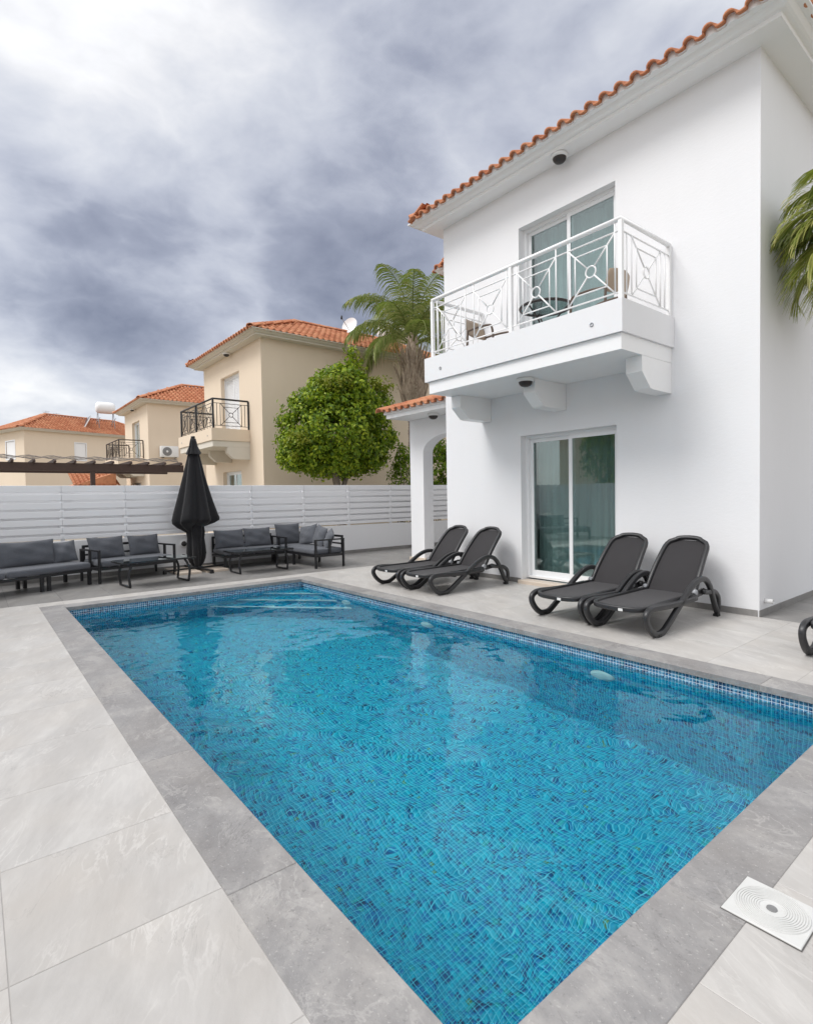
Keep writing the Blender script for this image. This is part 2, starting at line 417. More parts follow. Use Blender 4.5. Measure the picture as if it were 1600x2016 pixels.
def rounded_box(w, dd, h, r, seg=3):
    bm = bmesh.new(); bmesh.ops.create_cube(bm, size=1)
    bmesh.ops.scale(bm, vec=(w, dd, h), verts=bm.verts)
    bmesh.ops.bevel(bm, geom=list(bm.edges), offset=r, segments=seg, profile=.5, affect='EDGES')
    me = bpy.data.meshes.new('rounded'); bm.to_mesh(me); bm.free()
    me.polygons.foreach_set('use_smooth', [True]*len(me.polygons)); return me
def spline(pts, n=8):
    """Catmull-Rom through the points"""
    P = [Vector(p) for p in pts]; P = [P[0]*2-P[1]] + P + [P[-1]*2-P[-2]]; out = []
    for i in range(1, len(P)-2):
        for k in range(n):
            t = k/n; a, b, c, e = P[i-1], P[i], P[i+1], P[i+2]
            out.append(.5*((2*b) + (c-a)*t + (2*a-5*b+4*c-e)*t*t + (3*b-a-3*c+e)*t**3))
    return out + [P[-2]]
def superellipse(a, b, n=12, e=3.0):
    out = []
    for i in range(n):
        t = 2*math.pi*(i+.5)/n; c, s_ = math.cos(t), math.sin(t)
        out.append((a*math.copysign(abs(c)**(2/e), c), b*math.copysign(abs(s_)**(2/e), s_)))
    return out

# ------------------------------------------------------------------ ground, deck, paving
PX0, PX1, PY0, PY1 = -8.10, -0.89, 0.90, 4.22       # inner edge of the coping
CX0, CX1, CY0, CY1 = -8.352, -0.65, 0.64, 4.475     # outer edge of the coping
WX0, WX1, WY0, WY1 = -8.122, -0.864, 0.874, 4.2462  # basin walls
DECK_X1, DECK_Y0 = 2.34, -1.76
VX, VY = -2.157, 6.487                              # villa corner
BAND = -8.65
FX = -10.95                                         # fence face
def frame_sheet(mb, X0, X1, Y0, Y1, x0, x1, y0, y1, z):
    for a, b, c, e in ((X0, X1, Y0, y0), (X0, X1, y1, Y1), (X0, x0, y0, y1), (x1, X1, y0, y1)):
        mb.add([(a,c,z),(b,c,z),(b,e,z),(a,e,z)], [(0,1,2,3)])
mb = MB(); frame_sheet(mb, -600, 600, -600, 600, WX0-.05, WX1+.05, WY0-.05, WY1+.05, -.06)
tag(mb.build('ground', 'earth'), kind='structure')
mb = MB(); frame_sheet(mb, FX, DECK_X1, DECK_Y0, 12.4, CX0+.01, CX1-.01, CY0+.01, CY1-.01, -.0016)
deck = tag(mb.build('pool_deck', 'grout_light'), kind='structure')
full = {}
def tile_area(parent, mat, X0, X1, Y0, Y1, xj, yj, t=.6, gap=.0024, name='deck_tile'):
    xs = sorted({X0, X1} | {xj + t*k for k in range(-60, 60) if X0+.02 < xj+t*k < X1-.02})
    ys = sorted({Y0, Y1} | {yj + t*k for k in range(-60, 60) if Y0+.02 < yj+t*k < Y1-.02})
    for a, b in zip(xs, xs[1:]):
        for c, e in zip(ys, ys[1:]):
            w, h = round(b-a, 4), round(e-c, 4); key = (w, h, mat)
            if key not in full:
                full[key] = MB().slab(-w/2+gap/2, w/2-gap/2, -h/2+gap/2, h/2-gap/2, -.02, 0, .0012).mesh(name)
            link(name, full[key], mat, parent, ((a+b)/2, (c+e)/2, random.uniform(-.0003, .0003)))
tile_area(deck, 'deck_tile', BAND, DECK_X1, DECK_Y0, CY0, -1.26, CY0)
tile_area(deck, 'deck_tile', BAND, DECK_X1, CY1, VY, -1.26, CY1)
tile_area(deck, 'deck_tile', BAND, -6.97, VY, 7.24, -1.26, CY1)
tile_area(deck, 'deck_tile', CX1, DECK_X1, CY0, CY1, CX1, .92)
tile_area(deck, 'deck_tile', BAND, CX0, CY0, CY1, 99, .92)
paving = tag(MB().add([(FX,DECK_Y0,-.0012),(BAND,DECK_Y0,-.0012),(BAND,12.4,-.0012),(FX,12.4,-.0012)], [(0,1,2,3)]).build('paving', 'grout_dark'), kind='structure')
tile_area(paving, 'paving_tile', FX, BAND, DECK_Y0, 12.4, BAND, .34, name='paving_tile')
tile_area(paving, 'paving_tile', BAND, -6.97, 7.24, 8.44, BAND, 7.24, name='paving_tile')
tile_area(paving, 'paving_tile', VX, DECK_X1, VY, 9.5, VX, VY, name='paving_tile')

# ------------------------------------------------------------------ pool
DEPTH, WATER = -1.44, -.122
def floor_z(x): return -1.30 - .42*(x-WX0)/(WX1-WX0)   # shallow at the far end
basin = MB()
v = [(WX0,WY0),(WX1,WY0),(WX1,WY1),(WX0,WY1)]
vv = [(x,y,-.004) for x,y in v] + [(x,y,floor_z(x)) for x,y in v]
basin.add(vv, [(0,1,5,4),(1,2,6,5),(2,3,7,6),(3,0,4,7),(4,5,6,7)])
bandm = MB(); q_ = .0008; ring = [(WX0+q_,WY0+q_),(WX1-q_,WY0+q_),(WX1-q_,WY1-q_),(WX0+q_,WY1-q_)]
bandm.add([(x,y,-.005) for x,y in ring] + [(x,y,-.20) for x,y in ring], [(0,1,5,4),(1,2,6,5),(2,3,7,6),(3,0,4,7)])
pool = tag(basin.build('swimming_pool', 'pool_grout'), 'turquoise mosaic swimming pool with grey stone coping in front of the white villa', 'swimming pool')
bandm.build('waterline_grout', 'band_grout', pool)
def coping(x0, x1, y0, y1, along, start, L=1.2):
    lo, hi = (x0, x1) if along == 'x' else (y0, y1)
    js = sorted({lo, hi} | {start + L*k for k in range(-20, 20) if lo+.08 < start+L*k < hi-.08})
    for a, b in zip(js, js[1:]):
        g = .0006
        X0, X1, Y0, Y1 = (a+g, b-g, y0, y1) if along == 'x' else (x0, x1, a+g, b-g)
        cx, cy = (X0+X1)/2, (Y0+Y1)/2
        MB().slab(X0-cx, X1-cx, Y0-cy, Y1-cy, -.046, 0, .002).build('coping_stone', 'coping_stone', pool, (cx, cy, random.uniform(.001, .002)))
coping(CX0, CX1, CY0, PY0, 'x', -1.81); coping(CX0, CX1, PY1, CY1, 'x', -1.4)
coping(PX1, CX1, PY0, PY1, 'y', 1.83); coping(CX0, PX0, PY0, PY1, 'y', 2.1)

def tiles_np(nu, nv, frame, p=PITCH_M, gap=.0034, t=.0022):
    """nu x nv mosaic tiles as bottomless boxes; frame maps (u,v,w) to world"""
    g = gap/2
    iu, iv = [a.ravel() for a in np.meshgrid(nu, nv, indexing='ij')]
    u0, u1, v0, v1 = iu*p+g, (iu+1)*p-g, iv*p+g, (iv+1)*p-g
    N = len(iu); c = .0009
    z0 = np.zeros(N); z1 = np.full(N, t)
    corners = [np.stack(q, 1) for q in ((u0,v0,z0),(u1,v0,z0),(u1,v1,z0),(u0,v1,z0),(u0+c,v0+c,z1),(u1-c,v0+c,z1),(u1-c,v1-c,z1),(u0+c,v1-c,z1))]
    V = np.stack(corners, 1).reshape(-1, 3)
    base = (np.arange(N)*8)[:, None, None]
    q = np.array([(4,5,6,7),(0,1,5,4),(1,2,6,5),(2,3,7,6),(3,0,4,7)])[None]
    return frame(V), (q + base).reshape(-1, 4)
P_ = PITCH_M
# world-aligned tile indices, so that every tile's colour can be looked up from its place
ix = np.arange(math.floor(WX0/P_), math.ceil(WX1/P_)); iy = np.arange(math.floor(WY0/P_), math.ceil(WY1/P_))
iz = np.arange(math.floor(-1.74/P_), math.floor(-.046/P_)+1)
iz_low, iz_top = iz[iz*P_ < -.19], iz[iz*P_ >= -.19]
NEARX, NEARY = ix[-34:-14], iy[6:21]                 # 20 x 15 nearest floor tiles stay single
fl = lambda V: np.stack([V[:,0], V[:,1], V[:,2] + floor_z(V[:,0])], 1)
def flipped(F): return F[:, ::-1]
V1, F1 = tiles_np(ix, iy, fl)
keep = np.ones(len(ix)*len(iy), bool).reshape(len(ix), len(iy))
keep[np.ix_(np.isin(ix, NEARX), np.isin(iy, NEARY))] = False
F1 = F1.reshape(len(ix)*len(iy), 5, 4)[keep.ravel()].reshape(-1, 4)
tag(link('floor_mosaic', arr_mesh('floor_mosaic', V1, F1), 'mosaic', pool), kind='stuff')
one = None
for a in NEARX:
    for b in NEARY:
        if one is None:
            Vt, Ft = tiles_np(np.array([0]), np.array([0]), lambda V: V - np.array([P_/2, P_/2, 0]))
            one = arr_mesh('mosaic_tile', Vt, Ft)
        link('mosaic_tile', one, 'mosaic', pool, ((a+.5)*P_, (b+.5)*P_, floor_z((a+.5)*P_)), (0, math.atan(.42/(WX1-WX0)), 0))
def wall_tiles(name, along, idx, zi, plane, sign, mat):
    if along == 'x': fr = lambda V: np.stack([V[:,0], plane + sign*V[:,2], V[:,1]], 1)
    else: fr = lambda V: np.stack([plane + sign*V[:,2], V[:,0], V[:,1]], 1)
    Vw, Fw = tiles_np(idx, zi, fr)
    if (along == 'x') == (sign > 0): Fw = flipped(Fw)
    tag(link(name, arr_mesh(name, Vw, Fw), mat, pool), kind='stuff')
for nm, zi, mt in (('wall_mosaic', iz_low, 'mosaic'), ('waterline_mosaic', iz_top, 'mosaic_waterline')):
    wall_tiles(nm, 'x', ix, zi, WY1, -1, mt); wall_tiles(nm, 'x', ix, zi, WY0, 1, mt)
    wall_tiles(nm, 'y', iy, zi, WX0, 1, mt); wall_tiles(nm, 'y', iy, zi, WX1, -1, mt)
# corner steps, pale nosing along each tread
for i, (leg, top) in enumerate(((.68, -.31), (1.12, -.52), (1.50, -.74))):
    tri = [(WX0+.005, WY1-.005), (WX0+.005, WY1-.005-leg), (WX0+.005+leg, WY1-.005)]
    st = MB().prism(tri, -1.5+.003*i, top, 'z').build('step', 'mosaic', pool)
    a, b = Vector((tri[1][0], tri[1][1], top)), Vector((tri[2][0], tri[2][1], top))
    n = (b-a).normalized(); q = Vector((n.y, -n.x, 0))
    if q.dot(Vector((1,-1,0))) < 0: q = -q
    e = MB(); o = q*.004; w = -q*.05
    e.add([a+o, b+o, b+w, a+w], [(0,1,2,3)]); e.v = [(x,y,z+.004) for x,y,z in e.v]
    e.add([a+o, b+o, b+o+Vector((0,0,-.035)), a+o+Vector((0,0,-.035))], [(3,2,1,0)])
    e.build('step_nosing', 'step_edge', st)
# round white pool lights on the villa-side wall
for x, z in ((-2.62, -.50), (-6.75, -.46), (-4.95, -.46)):
    pl_ = MB().lathe([(0, -.045), (.05, -.044), (.085, -.035), (.105, -.018), (.112, 0)], (0,0,0), 28, True, 'y').build('pool_light', 'white_plastic', pool, (x, WY1-.003, z))
nv_ = 60
wt = MB().add([(WX0,WY0,WATER),(WX1,WY0,WATER),(WX1,WY1,WATER),(WX0,WY1,WATER)], [(0,1,2,3)])
tag(wt.build('water', 'water'), kind='structure')

# ------------------------------------------------------------------ roof tiles
TP, TR_ = .196, .335      # tile pitch across and exposed length
TILE_PROF = [(.060-.060*math.cos(math.pi*k/6), .052*math.sin(math.pi*k/6)) for k in range(7)] + [(.120 + .044*(1-math.cos(math.pi*k/4)), -.012*math.sin(math.pi*k/4)) for k in range(1, 5)]
def roof_tile_mesh():
    prof = TILE_PROF
    L, th = .40, .027; n = len(prof); vs = []
    for y, lift in ((-.012, .030), (L, .0)):
        vs += [(u - .06, y, z + lift) for u, z in prof]
        vs += [(u - .06, y, z + lift - th) for u, z in prof]
    fs = []
    for q in range(n-1):
        fs += [(q, q+1, 2*n+q+1, 2*n+q), (n+q+1, n+q, 3*n+q, 3*n+q+1), (q+1, q, n+q, n+q+1)]
    fs += [(0, 2*n, 3*n, n), (n-1, 2*n-1, 4*n-1, 3*n-1)]
    return MB().add(vs, fs, True).mesh('roof_tile')
TILE_ME = roof_tile_mesh()
def mass_tiles(name, mats, parent):
    """many roof tiles as one mesh"""
    if not mats: return
    n = len(TILE_ME.vertices); co = np.zeros(n*3); TILE_ME.vertices.foreach_get('co', co); co = co.reshape(-1, 3)
    quads = np.array([tuple(p.vertices) for p in TILE_ME.polygons], dtype=np.int64)
    M = np.array([[list(r) for r in mm] for mm in mats])
    V = np.einsum('kij,vj->kvi', M[:, :3, :3], co) + M[:, None, :3, 3]
    Fq = (quads[None] + (np.arange(len(mats))*n)[:, None, None]).reshape(-1, 4)
    tag(link(name, arr_mesh(name, V.reshape(-1, 3), Fq, True), 'roof_tile_mass', parent), kind='stuff')
def roof_slope(parent, corner, along, inward, length, depth_fn, pitch, single_rows=0, single_max=0, max_rows=99, mortar=None):
    """tiles on one plane; corner: eave start, along: eave direction, inward: horizontal up-slope direction"""
    a = Vector(along); i = Vector(inward); up = (i*math.cos(pitch) + Vector((0,0,math.sin(pitch))))
    nrm = a.cross(up)
    if nrm.z < 0: nrm = -nrm
    flip = a.cross(up).dot(nrm) < 0
    n = int(length/TP); off = (length - n*TP)/2; mass = []; cnt = 0; fill = MB()
    for c in range(n):
        u = off + (c+.5)*TP
        dmax = depth_fn(u); r = 0
        while r*TR_*math.cos(pitch) < dmax - .06 and r < max_rows:
            ex = -a if flip else a
            o = Vector(corner) + a*u + up*(r*TR_) + nrm*random.uniform(-.003, .003)
            jit = random.uniform(-.006, .006)
            e2 = (up + a*jit).normalized(); e1 = (ex - e2*ex.dot(e2)).normalized()
            mm = Matrix((e1, e2, nrm)).transposed().to_4x4(); mm.translation = o
            if mortar and r == 0:                        # bedding mortar under the eave tile, set back from its edge
                k_ = len(TILE_PROF); tp = [mm @ Vector((u_-.06, .055, z_+.0005)) for u_, z_ in TILE_PROF]
                fill.add(tp + [Vector((q_.x, q_.y, corner[2]-.012)) for q_ in tp], [(i_, i_+1, k_+i_+1, k_+i_) for i_ in range(k_-1)], True)
            if r < single_rows and cnt < single_max:
                ob = link('roof_tile', TILE_ME, None, parent); ob.matrix_local = mm; cnt += 1
            else: mass.append(mm)
            r += 1
    mass_tiles('roof_tile_rows', mass, parent)
    if mortar: fill.build('eave_mortar', mortar, parent)
TILE_ME.materials.append(MATS['roof_tile_single'])
def ridge_caps(parent, p0, p1, name='ridge_cap'):
    p0, p1 = Vector(p0), Vector(p1); L = (p1-p0).length; n = max(1, int(L/.33)); dirv = (p1-p0)/L
    for k in range(n):
        a = p0 + dirv*(k*L/n - .03); b = p0 + dirv*((k+1)*L/n)
        prof = [(.105*math.cos(t), .085*math.sin(t)-.01) for t in [math.pi*q/8 for q in range(9)]] + [(.09*math.cos(t), .07*math.sin(t)-.012) for t in [math.pi*q/8 for q in range(8, -1, -1)]]
        MB().sweep([a, b], prof, False, scale=[1.06, .94]).build(name, 'roof_tile_single', parent)

# ------------------------------------------------------------------ walls with openings
def wall_panel(mb, o, ud, nd, us, zs, holes, depth):
    """face in the plane o + u*ud + z; holes (u0,u1,z0,z1) get reveals going depth behind the face (against nd)"""
    o, ud, nd = Vector(o), Vector(ud), Vector(nd)
    U = sorted(set(us) | {h[0] for h in holes} | {h[1] for h in holes}); Z = sorted(set(zs) | {h[2] for h in holes} | {h[3] for h in holes})
    P = lambda u, z, dd=0: o + ud*u + Vector((0,0,z)) - nd*dd
    flip = ud.cross(Vector((0,0,1))).dot(nd) < 0
    def quad(a, b, c, e): mb.add([a, b, c, e], [(3,2,1,0)] if flip else [(0,1,2,3)])
    for u0, u1 in zip(U, U[1:]):
        for z0, z1 in zip(Z, Z[1:]):
            if any(h[0]-1e-6 <= u0 and u1 <= h[1]+1e-6 and h[2]-1e-6 <= z0 and z1 <= h[3]+1e-6 for h in holes): continue
            quad(P(u0,z0), P(u1,z0), P(u1,z1), P(u0,z1))
    for u0, u1, z0, z1 in holes:
        quad(P(u0,z0), P(u0,z1), P(u0,z1,depth), P(u0,z0,depth)); quad(P(u1,z1), P(u1,z0), P(u1,z0,depth), P(u1,z1,depth))
        quad(P(u0,z1), P(u1,z1), P(u1,z1,depth), P(u0,z1,depth)); quad(P(u1,z0), P(u0,z0), P(u0,z0,depth), P(u1,z0,depth))
def ring_loft(mb, rect, prof):
    """closed moulding round a rectangle; prof: (offset outwards, z)"""
    x0, x1, y0, y1 = rect; n = len(prof); vs = []
    for o, z in prof: vs += [(x0-o,y0-o,z),(x1+o,y0-o,z),(x1+o,y1+o,z),(x0-o,y1+o,z)]
    fs = [(k*4+i, k*4+(i+1)%4, (k+1)*4+(i+1)%4, (k+1)*4+i) for k in range(n-1) for i in range(4)]
    mb.add(vs, fs)
def dome_light(label, p, group='round dome lamps under the eaves'):
    t = thing('dome_light', label, 'lamp', p, 0, group)
    MB().lathe([(0, 0), (.105, 0), (.113, -.014), (.108, -.040), (.088, -.046), (0, -.046)], (0,0,-.001), 24).build('lamp_base', 'white_plastic', t)
    MB().lathe([(.090, -.047), (.084, -.072), (.063, -.097), (.033, -.110), (0, -.113)], (0,0,0), 24).build('lamp_shade', 'dark_plastic', t)
    return t
def railing(parent, pts, z0, zt, mat, panels):
    """metal balustrade; pts: plan polyline, panels: X-panels per side"""
    P = [Vector((*p[:2], 0)) for p in pts]
    rail = MB().tube([(p.x,p.y,zt) for p in P], .027, 10, True, up=(0.01,0.02,1)).build('handrail', mat, parent)
    sq = lambda r: [(-r,-r),(r,-r),(r,r),(-r,r)]
    done = []
    def post(p, r=.022):
        if any((Vector(q)-p).length < .02 for q in done): return
        done.append(p.copy())
        MB().box(-r, r, -r, r, z0, zt-.015).build('railing_post', mat, parent, (p.x, p.y, 0))
    for p in P: post(p)
    zl, zm = z0+.085, zt-.12
    for k, (a, b) in enumerate(zip(P, P[1:])):
        L = (b-a).length; dv = (b-a)/L; n = panels[k]
        at = lambda u, z: (a.x+dv.x*u, a.y+dv.y*u, z)
        for z in (zl, zm): MB().tube([at(0,z), at(L,z)], .009, 6).build('rail', mat, parent)
        for q in range(1, n//2 + 1 if n > 2 else 1):
            if n > 2 and q*2 < n: post(Vector(at(L*q*2/n, 0)[:2] + (0,)))
        for q in range(n):
            u0, u1 = L*q/n, L*(q+1)/n; w = u1-u0
            if n == 1: c0, c1 = u0+w*.2, u1-w*.2
            else: c0, c1 = u0+w*.13, u1-w*.09
            g = MB()
            bars = [c0, c1] + ([c0-.10, c1+.10] if n == 1 else [])
            for u in bars: MB().tube([at(u, zl), at(u, zt-.02 if n > 1 else zm)], .009, 6).build('baluster', mat, parent)
            cu, cz, rr = (c0+c1)/2, (zl+zm)/2, .062
            hw, hh = (c1-c0)/2, (zm-zl)/2; ln = math.hypot(hw, hh)
            for sx in (-1, 1):
                for sz in (-1, 1): g.tube([at(cu+sx*hw*rr/ln, cz+sz*hh*rr/ln), at(cu+sx*hw, cz+sz*hh)], .009, 6)
            k2 = .68
            cs = [(-1,-1),(1,-1),(1,1),(-1,1)]
            for e0, e1 in zip(cs, cs[1:]+cs[:1]): g.tube([at(cu+e0[0]*hw*k2, cz+e0[1]*hh*k2), at(cu+e1[0]*hw*k2, cz+e1[1]*hh*k2)], .008, 6)
            g.tube([at(cu+rr*math.cos(t), cz+rr*math.sin(t)) for t in [2*math.pi*i/20 for i in range(20)]], .009, 6, True, True, up=(dv.y, -dv.x, 0))
            g.build('lattice_panel', mat, parent)

# ------------------------------------------------------------------ houses
HWID, HTOP, HDEP = 4.815, 5.905, 8.0
def sliding_door(parent, u0, u1, z0, z1, y, mat='white_aluminium', shutters=False, curtain=True):
    """two-leaf sliding door standing in an opening; local coordinates, y = plane of the frame front"""
    d_ = MB(); f = .045
    d_.box(u0, u0+f, y, y+.09, z0, z1); d_.box(u1-f, u1, y, y+.09, z0, z1)
    d_.box(u0+f, u1-f, y, y+.09, z1-f, z1); d_.box(u0+f, u1-f, y, y+.09, z0, z0+.03)
    door = d_.build('sliding_door', mat, parent)
    mid = (u0+u1)/2
    for k, (a, b, yy) in enumerate(((u0+f, mid+.03, y+.05), (mid-.03, u1-f, y+.012))):
        s = MB(); t = .055; za, zb = z0+.03, z1-f
        s.box(a, a+t, yy, yy+.032, za, zb); s.box(b-t, b, yy, yy+.032, za, zb); s.box(a+t, b-t, yy, yy+.032, zb-t, zb); s.box(a+t, b-t, yy, yy+.032, za, za+.085)
        sash = s.build('door_sash', mat, door)
        if shutters:
            n = int((zb-za-.14)/.05)
            for q in range(n):
                zc_ = za+.085 + (q+.5)*(zb-za-.14)/n
                sl = MB().prism([(yy+.004, zc_-.022), (yy+.014, zc_-.028), (yy+.028, zc_+.018), (yy+.018, zc_+.024)], a+t, b-t, 'x')
                sl.build('louvre_slat', mat, door)
            continue
        MB().box(a+t, b-t, yy+.012, yy+.018, za+.085, zb-t).build('door_pane', 'window_glass', door)
    if curtain:
        vs, fs = [], []; n = 90
        for i in range(n+1):
            u = u0 + (u1-u0)*i/n; w = .035*math.sin(i*.62) + .018*math.sin(i*1.7+1) + .012*math.sin(i*.23)
            vs += [(u, y+.30+w, z0+.02), (u, y+.30+w*.8, z1)]
        for i in range(n): fs.append((2*i, 2*i+2, 2*i+3, 2*i+1))
        MB().add(vs, fs, True).build('curtain', 'curtain', door)
    return door
def house(name, label, loc, wall, trim, rail_mat, single=0, shutters=False, rooms=False, dep=HDEP, right_holes=(), front_extra=(), lower=True, group=None, fine=True, rz=0, balcony=True):
    h = thing(name, label, 'house', loc, rz, group)
    U0, U1 = -3.18, -1.625                           # door openings
    holes = ([(U0, U1, 3.05, 5.29)] if balcony else []) + ([(U0, U1, .05, 2.215)] if lower else []) + list(front_extra)
    mb = MB(); wall_panel(mb, (0,0,0), (1,0,0), (0,-1,0), [-HWID, 0], [-.05, HTOP+.05], holes, .16); mb.build('front_wall', wall, h)
    mb = MB(); wall_panel(mb, (0,0,0), (0,1,0), (1,0,0), [0, dep], [-.05, HTOP+.05], list(right_holes), .14); mb.build('side_wall', wall, h)
    mb = MB(); wall_panel(mb, (-HWID,0,0), (0,1,0), (-1,0,0), [0, dep], [-.05, HTOP+.05], [], .14); mb.build('side_wall', wall, h)
    mb = MB(); wall_panel(mb, (0,dep,0), (1,0,0), (0,1,0), [-HWID, 0], [-.05, HTOP+.05], [], .14); mb.build('rear_wall', wall, h)
    mb = MB(); ring_loft(mb, (-HWID, 0, 0, dep), [(-.02, HTOP), (.258, HTOP), (.258, HTOP+.04), (.262, HTOP+.046), (.30, HTOP+.05), (.325, HTOP+.06), (.345, HTOP+.078), (.36, HTOP+.095), (.405, HTOP+.10), (.435, HTOP+.112), (.435, HTOP+.128), (-.02, HTOP+.14)])
    mb.build('cornice', trim, h)
    # hip roof
    e, pit, ze = .475, math.atan(.48), HTOP+.105
    x0, x1, y0, y1 = -HWID-e+.16, e-.08, -e, dep+e-.1
    W_, D_ = x1-x0, y1-y0; half = min(W_, D_)/2; zr = ze + half*.48
    ra, rb = ((x0+x1)/2, y0+half, zr), ((x0+x1)/2, y1-half, zr)
    roof = MB()
    c4 = [(x0+.14,y0+.14,ze+.05),(x1-.14,y0+.14,ze+.05),(x1-.14,y1-.14,ze+.05),(x0+.14,y1-.14,ze+.05)]
    roof.add([(*p[:2], p[2]-.004) for p in c4] + [(ra[0],ra[1],zr-.02),(rb[0],rb[1],zr-.02)], [(0,1,4),(1,2,5,4),(2,3,5),(3,0,4,5),(3,2,1,0)])
    rf = roof.build('roof', 'roof_tile_mass', h)
    fn = lambda L: (lambda u: min(u, L-u, half))
    roof_slope(rf, (x0,y0,ze), (1,0,0), (0,1,0), W_, fn(W_), pit, 2 if single else 0, 60, mortar=trim if single else None)
    roof_slope(rf, (x1,y0,ze), (0,1,0), (-1,0,0), D_, fn(D_), pit, single, 240, mortar=trim if single else None)
    if fine:
        roof_slope(rf, (x0,y0,ze), (0,1,0), (1,0,0), D_, fn(D_), pit, 0, 0, 2)
    for a, b in (((x0+.02,y0+.02,ze+.05), ra), ((x1-.02,y0+.02,ze+.05), ra), ((x1-.02,y1-.02,ze+.05), rb)):
        ridge_caps(rf, a, (b[0],b[1],b[2]+.05))
    ridge_caps(rf, (ra[0],ra[1],ra[2]+.05), (rb[0],rb[1],rb[2]+.05))
    if not balcony: return h
    # balcony: slab, parapet, corbels, balustrade
    bx0, bx1, by = -4.04, -.888, -1.142
    bal = MB().box(bx0+.06, bx1-.03, by+.035, -.002, 2.855, 3.028).build('balcony', trim, h)
    p = MB(); t = .16
    p.box(bx0, bx1, by, by+t, 3.03, 3.378); p.box(bx0, bx0+t, by+t, -.002, 3.03, 3.378); p.box(bx1-t, bx1, by+t, -.002, 3.03, 3.378)
    p.box(bx0+t, bx1-t, by+t, -.002, 3.03, 3.062); p.build('parapet', wall, bal)
    for cx in (bx0+.085, (bx0+bx1)/2-.1, bx1-.2215):
        MB().prism([(-.68, 2.853), (-.68, 2.677), (-.50, 2.515), (-.44, 2.505), (-.003, 2.5), (-.003, 2.853)], cx, cx+.19, 'x').build('corbel', trim, bal)
    railing(bal, [(bx0+.12, -.02), (bx0+.12, by+.07), (bx1-.05, by+.07), (bx1-.05, -.02)], 3.378, 4.222, rail_mat, [1, 4, 1])
    for sx in (bx1-.355, bx0+.35):
        MB().lathe([(.022, 0), (.024, -.006), (.014, -.007), (.012, -.001)], (0,0,0), 16, True, 'y').build('drain_spout', 'grey_plastic', bal, (sx, by-.0005, 3.18))
    sliding_door(h, U0, U1, 3.06, 5.29, .12, shutters=shutters, curtain=not shutters)
    if lower: sliding_door(h, U0, U1, .075, 2.215, .12)
    if rooms or not shutters:
        for z0, z1 in ((3.04, 5.5), (.0, 2.7)):
            r = MB(); x0_, x1_, y0_, y1_ = U0-.6, U1+.9, .24, 3.4
            r.add([(x0_,y0_,z0),(x1_,y0_,z0),(x1_,y1_,z0),(x0_,y1_,z0),(x0_,y0_,z1),(x1_,y0_,z1),(x1_,y1_,z1),(x0_,y1_,z1)],
                  [(0,1,2,3),(7,6,5,4),(1,5,6,2),(2,6,7,3),(3,7,4,0)])
            r.build('room', 'interior_wall', h)
    return h

villa = house('white_villa', 'white two-storey villa with terracotta roof and white balcony beside the pool', (VX, VY, 0), 'white_stucco', 'white_paint', 'white_paint', single=2, rooms=True)
# threshold, skirting tiles, drain pipe
MB().slab(-3.2, -1.61, -.075, .12, -.003, .052, .006).build('threshold', 'marble_sill', villa)
for k in range(9):
    a, b = -HWID + k*.6, min(-HWID + (k+1)*.6, 0)
    for u, v_ in (((a, b)),):
        for s0, s1 in ([(u, v_)] if (v_ < -3.2 or u > -1.61) else [(u, max(u, -3.2)), (min(v_, -1.61) if v_ > -1.61 else v_, v_)]):
            s1 = min(s1, .009)
            if s1 - s0 > .03: MB().slab(s0+.001, s1-.001, -.009, -.0005, -.003, .07, .002).build('skirting_tile', 'paving_tile', villa)
for k in range(13): MB().slab(.0005, .009, -.009+k*.6, -.009+(k+1)*.6-.002, -.003, .07, .002).build('skirting_tile', 'paving_tile', villa)
MB().lathe([(.021, 0), (.025, 0), (.025, .085), (.021, .085), (.020, 0)], (0,0,0), 20, True, 'x').build('drain_pipe', 'white_plastic', villa, (-.003, .15, .155))
# rear wing with its own cornice and roof (local to the villa)
wx0, wx1, wy0, wy1 = -6.03, -HWID-.001, 1.60, 7.5
mb = MB(); wall_panel(mb, (0,wy0,0), (1,0,0), (0,-1,0), [wx0, wx1], [-.05, HTOP+.05], [], .1); wall_panel(mb, (wx0,0,0), (0,1,0), (-1,0,0), [wy0, wy1], [-.05, HTOP+.05], [], .1)
mb.build('wing_wall', 'white_stucco', villa)
mb = MB(); ring_loft(mb, (wx0, wx1-.02, wy0, wy1), [(-.02, HTOP), (.25, HTOP), (.25, HTOP+.04), (.33, HTOP+.06), (.36, HTOP+.10), (.40, HTOP+.12), (-.02, HTOP+.13)]); mb.v = [(min(x, wx1-.03) if x > wx1-.03 else x, y, z) for x, y, z in mb.v]
mb.build('wing_cornice', 'white_paint', villa)
roof_slope(villa, (wx0-.42, wy0-.45, HTOP+.105), (1,0,0), (0,1,0), 1.75, lambda u: 1.4, math.atan(.48), 2, 24, mortar='white_paint')
roof_slope(villa, (wx0-.42, wy0-.40, HTOP+.105), (0,1,0), (1,0,0), 5.0, lambda u: 1.4, math.atan(.48), 1, 26)
